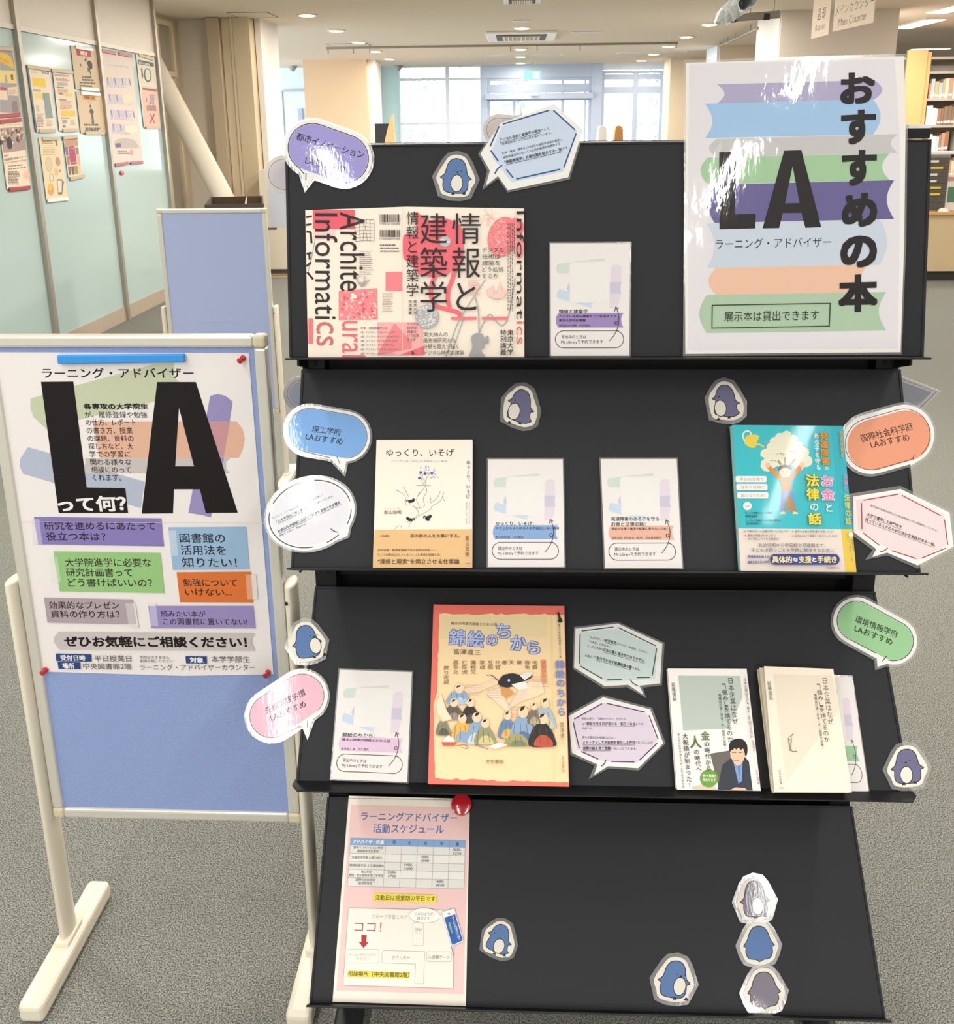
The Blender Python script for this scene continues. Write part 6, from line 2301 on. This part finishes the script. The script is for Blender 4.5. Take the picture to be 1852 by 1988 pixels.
# blue bar magnet
fr = BF
q = [fr.hit(x / 3.307, 640 + y / 3.307, 0.004) for x, y in ((368, 163), (1186, 156), (1188, 208), (374, 220))]
c = (q[0] + q[1] + q[2] + q[3]) / 4
m = MB()
m.prism([p - c for p in q], 0.0, 0.007, pmat('blue_rubber', '#3d9cf0', 0.4))
o = m.build('bar_magnet', None, 0.002, False, fr.mat(c.x, c.y, WB + 0.0035))
tag(o, 'bright blue bar magnet along the top edge of the pinned poster', 'magnet')
# push pins
RED = pmat('red_pin', '#cf2430', 0.25, spec=0.5)
for lab, px, py in (('red push pin at the pinned poster\'s top right corner', 470, 697), ('red push pin at the pinned poster\'s bottom left corner', 86, 1304), ('red push pin at the pinned poster\'s bottom right corner', 519, 1309)):
    p = fr.hit(px, py, 0.006)
    t = thing('push_pin', lab, 'push pin', fr.mat(p.x, p.y, WB + 0.0006) @ Matrix.Rotation(math.radians(-18), 4, 'Y') @ Matrix.Rotation(math.radians(12), 4, 'X'), 'red push pins')
    m = MB()
    m.lathe([(0.0052, 0.0012), (0.0052, 0.003), (0.0030, 0.0045), (0.0028, 0.009), (0.0048, 0.0105), (0.0050, 0.0125), (0.004, 0.0133)], RED, n=20)
    m.build('head', t, 0, True)
    m = MB()
    m.tube((0, 0, -0.002), (0, 0, 0.002), 0.0006, pmat('pin_steel', '#c8c8c8', 0.3, metal=0.9), 8)
    m.build('needle', t)

# ------------------------------------------------------------------ notices on the glass partition
PO = RM @ Vector((PX - 0.014, 0, 0))
PD = RM.to_3x3() @ Vector((0, 1, 0))
PART = Frame(PO, PD, (0, 0, 1))
MAGC = {'tan': '#c9b396', 'red': '#b03a40', 'white': '#f2f2f0', 'rose': '#b4646c'}


def notice(label, short, crop, quad, paper, mags, art):
    s = Sheet('glass_notice', label, 'notice', PART, 0.001, quad, 0.0006, paper, 'notices on the glass partition', crop)
    art(s)
    s.done()
    for i, (a, b, col) in enumerate(mags):
        pa, pb = PART.hit(crop[0] + a[0] / crop[2], crop[1] + a[1] / crop[2], 0.004), PART.hit(crop[0] + b[0] / crop[2], crop[1] + b[1] / crop[2], 0.004)
        c = (pa + pb) / 2
        L = (pb - pa).length
        ang = math.atan2(pb.y - pa.y, pb.x - pa.x)
        m = MB()
        m.box(-L / 2, L / 2, -0.013, 0.013, 0.0, 0.009, pmat('magnet_' + col, MAGC[col], 0.4))
        o = m.build('bar_magnet', None, 0.003, False, PART.mat(c.x, c.y, 0.0017 + 0.0006) @ Matrix.Rotation(ang, 4, 'Z'))
        n_ = sum(1 for q in mags if (q[0][1] < quad[0][1] + 150) == (a[1] < quad[0][1] + 150))
        side_ = (', left one' if a[0] < (quad[0][0] + quad[1][0]) / 2 + (0 if a[1] < quad[0][1] + 150 else 130) else ', right one') if n_ == 2 and col == 'rose' else ''
        tag(o, '%s bar magnet at the %s of the %s%s' % ({'tan': 'tan', 'red': 'dark red', 'white': 'white', 'rose': 'dull rose'}[col], 'top' if i < len(mags) / 2 else 'foot', short, side_), 'magnet', 'bar magnets on the glass partition')


N1, N2, N3, N4 = (0, 80, 6.217), (40, 80, 10.289), (60, 250, 13.25), (180, 80, 7.647)


def art_a(s):
    s.poly([(0, 100), (150, 125), (200, 520), (250, 870), (0, 860)], '#a9a3a6')
    s.poly([(0, 140), (90, 160), (150, 230), (160, 340), (110, 300), (0, 250)], '#f0c53c', 2)
    s.text('アンケート', (0, 225), (130, 262), 50, '#e07f3a', 0.03)
    s.poly([(0, 350), (180, 355), (195, 510), (0, 500)], '#f1d98c')
    s.poly([(52, 410), (80, 405), (92, 500), (60, 500)], '#bfa684')
    s.poly([(125, 405), (155, 400), (160, 470), (135, 470)], '#7d5b48')
    s.poly([(0, 550), (75, 560), (80, 590), (0, 588)], '#c54a4e')
    s.poly([(0, 595), (85, 600), (92, 710), (0, 705)], '#f2dcc0')
    s.poly([(90, 560), (205, 545), (215, 660), (100, 655)], '#f2dcc0')
    s.poly([(145, 730), (200, 720), (215, 850), (150, 850)], '#9a7f6c')
    s.lines(105, 580, 195, 650, 5, '#c79b84', 4, 2)


def art_b(s):
    s.text('our voice works', (5, 1010), (250, 1000), 22, '#9c8c78', 0.0)
    s.poly([(0, 1050), (280, 1030), (312, 1310), (40, 1350)], '#b59a92')
    rr = random.Random(9)
    s.z()
    s.hold = True
    for k in range(46):
        x, y = rr.uniform(15, 285), rr.uniform(1060, 1230)
        s.ell(x, y, rr.uniform(8, 20), rr.uniform(12, 30), rr.choice(('#6b5550', '#8f7b74', '#e5d3c0', '#4c4244', '#c8a584')), 0, 9)
    s.hold = False
    s.poly([(85, 1170), (130, 1165), (145, 1290), (90, 1290)], '#3f3a40', 2)
    s.text('2024', (42, 1388), (100, 1378), 30, '#5b4f48', 0.02)
    s.text('附属図書館 利用者アンケート', (50, 1432), (315, 1392), 30, '#5b4f48', 0.02)
    s.text('YOUR VOICE MAKES IMPROVEMENT', (60, 1472), (320, 1432), 16, '#7d6f66', 0.0)
    s.lines(100, 1510, 320, 1545, 2, '#8d7d70', 6, 3, -0.1)
    s.lines(95, 1575, 240, 1720, 9, '#8d7d70', 7, 4)
    s.ell(318, 1615, 40, 50, '#f6c9a4')


def art_c(s):
    s.poly([(505, 345), (585, 352), (590, 402), (510, 392)], '#5d5c68')
    s.text('2024', (515, 375), (582, 380), 28, '#eceaf0', 0.02)
    s.text('電子資料の', (375, 372), (450, 378), 18, '#8d8478', 0.01)
    s.poly([(385, 435), (545, 455), (552, 560), (395, 540)], '#f2cf45')
    s.poly([(400, 578), (490, 590), (495, 612), (400, 602)], '#b4adaa')
    s.poly([(412, 625), (510, 632), (516, 695), (418, 690)], '#f2d976')
    s.poly([(510, 622), (590, 625), (640, 925), (550, 935), (530, 720), (516, 700)], '#8fa39b')
    s.poly([(432, 770), (468, 775), (475, 850), (440, 850)], '#c9c2bc')
    s.lines(440, 880, 540, 1030, 9, '#a8998c', 6, 5)
    s.lines(560, 950, 640, 1020, 5, '#b9a794', 4, 6)
    s.poly([(322, 292), (345, 330), (450, 1090), (430, 1092)], '#6f7482')


def art_d(s):
    s.poly([(670, 650), (960, 680), (965, 715), (672, 690)], '#a8b4b2')
    s.lines(700, 735, 990, 775, 3, '#c79b84', 8, 3, 0.09)
    s.poly([(722, 805), (935, 830), (942, 895), (735, 885)], '#b5bcbc')
    s.poly([(720, 908), (865, 915), (865, 935), (725, 930)], '#8f8a86')
    s.lines(740, 955, 1010, 1020, 4, '#c79b84', 7, 8, 0.05)
    s.poly([(758, 1040), (858, 1050), (858, 1068), (762, 1060)], '#6b6468')
    s.poly([(875, 1045), (1025, 1045), (1030, 1110), (885, 1110)], '#f0d06a')
    s.poly([(770, 1155), (910, 1165), (915, 1185), (775, 1180)], '#8f8a86')
    s.lines(790, 1210, 1050, 1350, 7, '#c79b84', 7, 9)
    s.poly([(808, 1392), (1082, 1388), (1090, 1500), (815, 1512)], '#e9c75c')
    s.poly([(805, 1525), (970, 1525), (972, 1545), (808, 1548)], '#8f8a86')
    s.poly([(825, 1568), (922, 1565), (925, 1640), (835, 1648)], '#a9a3b4')
    s.lines(990, 1575, 1100, 1660, 5, '#b9a794', 6, 10)
    s.lines(838, 1680, 915, 1715, 3, '#8f8a86', 7, 11)


def art_e(s):
    s.poly([(1100, 150), (1395, 190), (1408, 320), (1125, 285)], '#b83a38')
    s.text('盗難注意', (1190, 228), (1330, 250), 70, '#f6ded0', 0.03)
    s.ell(1298, 370, 20, 38, '#3f3b38', 15)
    s.poly([(1320, 430), (1370, 385), (1425, 440), (1430, 540), (1395, 570), (1360, 540), (1340, 480)], '#3f3b38', 3)
    s.poly([(1335, 520), (1385, 560), (1410, 690), (1395, 690), (1370, 590), (1360, 620), (1340, 600)], '#57514c')
    s.poly([(1180, 455), (1205, 450), (1210, 500), (1195, 510)], '#57514c')
    s.lines(1225, 715, 1470, 770, 2, '#57514c', 16, 4, 0.04)
    s.lines(1175, 825, 1530, 885, 2, '#6b6258', 14, 5, 0.06)


def art_f(s):
    s.poly([(1222, 1050), (1492, 1075), (1508, 1195), (1240, 1170)], '#e39a4c')
    s.text('不審者に注意', (1265, 1118), (1470, 1138), 58, '#5d3f24', 0.03)
    s.text('見かけたら', (1340, 1222), (1432, 1228), 24, '#57514c', 0.01)
    s.ell(1392, 1300, 16, 32, '#57514c')
    s.poly([(1375, 1380), (1400, 1345), (1440, 1370), (1462, 1420), (1445, 1460), (1470, 1640), (1450, 1640), (1435, 1500), (1440, 1640), (1422, 1640), (1410, 1470), (1380, 1430)], '#57585c', 2)
    s.lines(1265, 1668, 1635, 1676, 1, '#57514c', 16, 4, 0.01)
    s.lines(1290, 1745, 1610, 1780, 2, '#6b6258', 16, 6, 0.0)


def art_g(s):
    s.lines(280, 320, 580, 380, 3, '#a08462', 9, 4)
    s.poly([(618, 300), (670, 300), (688, 440), (640, 440)], '#8f8478')
    s.lines(310, 440, 720, 660, 6, '#b59a78', 7, 7)
    s.ell(460, 915, 90, 190, '#c2a888', -4)
    s.ell(460, 915, 78, 176, '#e0cba8', -4)
    s.ell(690, 840, 62, 120, '#bd9d84', -8)
    s.ell(650, 1110, 52, 100, '#e6b9a0', -6)
    s.ell(745, 1080, 22, 34, '#8a9a72')
    s.ell(528, 1255, 56, 110, '#a99a88', -6)
    s.ell(530, 1255, 38, 100, '#eadbc2', -6)
    s.ell(505, 1560, 78, 160, '#d3a878', -4)
    s.ell(490, 1500, 55, 90, '#eec346', -4)
    s.poly([(660, 1300), (780, 1290), (850, 1360), (800, 1690), (700, 1695)], '#837b74')
    s.poly([(680, 1335), (795, 1335), (785, 1630), (705, 1635)], '#eadfce')


def art_h(s):
    for q, c in (([(850, 280), (1190, 250), (1220, 440), (860, 450)], '#c79a80'), ([(870, 460), (945, 452), (965, 690), (905, 695)], '#6d7b9e'), ([(955, 455), (1120, 440), (1180, 910), (1020, 930)], '#b4506a'), ([(1130, 480), (1220, 480), (1235, 660), (1165, 660)], '#9c7f70'),
                 ([(905, 715), (990, 700), (1000, 940), (940, 940)], '#b08574'), ([(1175, 690), (1250, 690), (1270, 930), (1195, 930)], '#e3b496'), ([(950, 970), (1020, 965), (1030, 1185), (975, 1190)], '#77736f'), ([(1030, 965), (1115, 960), (1125, 1180), (1050, 1185)], '#8a5a52'),
                 ([(1120, 955), (1195, 950), (1210, 1165), (1135, 1170)], '#93a06a'), ([(1205, 945), (1275, 940), (1290, 1150), (1220, 1160)], '#e7c792')):
        s.poly(q, c)
    s.text('読書会', (1010, 500), (1110, 490), 60, '#e9b6bc', 0.0)
    s.text('参加者募集', (1040, 870), (1150, 865), 40, '#efc6ca', 0.0)


def art_i(s):
    s.poly([(180, 330), (545, 375), (550, 400), (185, 365)], '#e9ded8')
    s.text('ただいまの貸出可能席のご案内', (190, 348), (540, 388), 26, '#9a8f8c', 0.01)
    s.poly([(190, 480), (300, 500), (302, 545), (198, 535)], '#f0d9a0')
    rr = random.Random(14)
    for r_, y in enumerate((600, 850, 1080, 1290)):
        s.lines(200 + r_ * 28, y - 60, 560 + r_ * 24, y + 70, 7, '#c9c3d2', 7, 20 + r_, 0.06)
        s.z()
        s.hold = True
        for k in range(4):
            x = 205 + r_ * 28 + k * 110
            s.poly([(x, y - 60 + k * 6), (x + 16, y - 58 + k * 6), (x + 34, y + 40 + k * 6), (x + 18, y + 44 + k * 6)], '#8d86bb')
        s.hold = False
    s.poly([(430, 800), (610, 790), (622, 900), (460, 920)], '#f0dcc8')
    s.poly([(470, 1250), (660, 1250), (665, 1350), (480, 1350)], '#f3e4d0')
    s.poly([(330, 1480), (450, 1440), (600, 1460), (670, 1540), (670, 1590), (420, 1590), (340, 1580)], '#c5b8b0', 2)
    s.poly([(332, 1520), (412, 1512), (420, 1570), (340, 1580)], '#6d6a92')
    s.lines(365, 1635, 560, 1665, 2, '#9a8f8c', 8, 31)
    s.ell(575, 1650, 26, 44, '#f2a0a0')


def art_j(s):
    s.poly([(665, 272), (905, 320), (905, 380), (668, 340)], '#566065')
    s.text('館内での飲食', (682, 318), (845, 350), 26, '#e9e6dc', 0.02)
    s.poly([(690, 350), (905, 385), (945, 660), (725, 630)], '#dcd8c4')
    s.ell(815, 505, 56, 105, '#566068', -6)
    s.ell(818, 500, 38, 84, '#dcd8c4', -6)
    s.poly([(712, 400), (735, 395), (740, 470), (722, 472)], '#566068')
    s.ell(735, 500, 13, 45, '#566068', -6)
    s.poly([(725, 660), (950, 690), (1000, 1285), (765, 1280)], '#eebfae')
    s.poly([(735, 690), (948, 720), (952, 750), (740, 722)], '#8a6a66')
    for cx, cy, k in ((875, 870, 1.0), (885, 1150, 0.9)):
        s.stroke([(cx - 32, cy - 75 * k), (cx + 34, cy + 75 * k)], 12, '#b0485a')
        s.stroke([(cx + 30, cy - 75 * k), (cx - 34, cy + 75 * k)], 12, '#b0485a')
    s.poly([(845, 800), (880, 785), (915, 830), (910, 920), (860, 930)], '#a9a0b0')
    s.poly([(785, 840), (800, 838), (808, 900), (790, 902)], '#8a8490')
    s.lines(800, 965, 970, 1020, 3, '#8a6a66', 9, 41, 0.03)


notice('tall photo poster of people at the far left of the glass partition, the upper one', 'upper photo poster at the far left', N1, [(-170, 60), (155, 105), (262, 945), (-110, 960)], '#efdcc4', [((-150, 78), (150, 98), 'tan'), ((-100, 912), (240, 886), 'red')], art_a)
notice('survey poster with a crowd photo, low at the far left of the glass partition', 'survey poster with the crowd photo', N1, [(-20, 965), (262, 950), (368, 1770), (85, 1790)], '#f4e1c8', [((-10, 975), (252, 945), 'red'), ((108, 1790), (360, 1765), 'red')], art_b)
notice('notice with a yellow block and a grey-green column, left of the glass partition', 'notice with one yellow block', N1, [(322, 300), (600, 345), (668, 1085), (442, 1100)], '#f2dfc9', [((325, 305), (600, 345), 'tan'), ((470, 1085), (668, 1080), 'tan')], art_c)
notice('narrow notice with two yellow blocks, second from the left mullion', 'narrow notice with two yellow blocks', N2, [(640, 625), (1030, 640), (1155, 1790), (775, 1800)], '#f2dcc4', [((612, 580), (1040, 625), 'tan'), ((840, 1785), (1140, 1775), 'tan')], art_d)
notice('tan theft warning notice with a red heading and a running figure', 'red-headed theft warning notice', N2, [(1000, 85), (1500, 150), (1600, 985), (1100, 960)], '#d9c3a4', [((1090, 115), (1440, 175), 'white'), ((1200, 945), (1560, 975), 'white')], art_e)
notice('tan notice with an orange heading and a standing figure, under the red-headed one', 'orange-headed tan notice', N2, [(1110, 1010), (1610, 1045), (1700, 1840), (1205, 1840)], '#dcc5a6', [((1200, 1035), (1585, 1070), 'white'), ((1290, 1835), (1670, 1835), 'tan')], art_f)
notice('long curling cream notice with oval pictures of plates, lower left on the glass', 'long curling cream notice', N3, [(200, 235), (740, 220), (950, 1800), (400, 1840)], '#f1d9b4', [((285, 262), (690, 258), 'tan'), ((420, 1850), (950, 1800), 'white')], art_g)
notice('small picture-grid notice with a crimson block in the middle, lower row', 'small picture-grid notice', N3, [(830, 245), (1190, 205), (1300, 1200), (960, 1250)], '#f1d5bd', [((820, 240), (1200, 205), 'tan'), ((1005, 1290), (1370, 1215), 'tan')], art_h)
notice('tall pale pink notice full of violet timetable rows between the mullions', 'tall violet timetable notice', N4, [(110, 130), (575, 205), (745, 1790), (315, 1830)], '#e6d6cd', [((128, 140), (335, 180), 'rose'), ((385, 185), (575, 222), 'rose'), ((330, 1840), (525, 1808), 'rose'), ((560, 1808), (742, 1798), 'rose')], art_i)
notice('food and drink rules notice in grey and pink at the partition\'s right end', 'food and drink rules notice', N4, [(640, 190), (915, 235), (1005, 1285), (760, 1280)], '#e6dccb', [((680, 200), (890, 268), 'tan'), ((790, 1282), (1000, 1280), 'tan')], art_j)
c = PART.hit(180 + 432 / 7.647, 80 + 1955 / 7.647, 0.0)
m = MB()
m.lathe([(0.035, 0.0), (0.035, 0.006), (0.028, 0.009), (0.001, 0.010)], pmat('coral_magnet', '#ef6070', 0.3), n=24)
o = m.build('round_magnet', None, 0, True, PART.mat(c.x, c.y, 0.001) @ Matrix.Scale(0.55, 4, (0, 1, 0)))
tag(o, 'coral red oval magnet on the bare glass under the timetable notice', 'magnet')
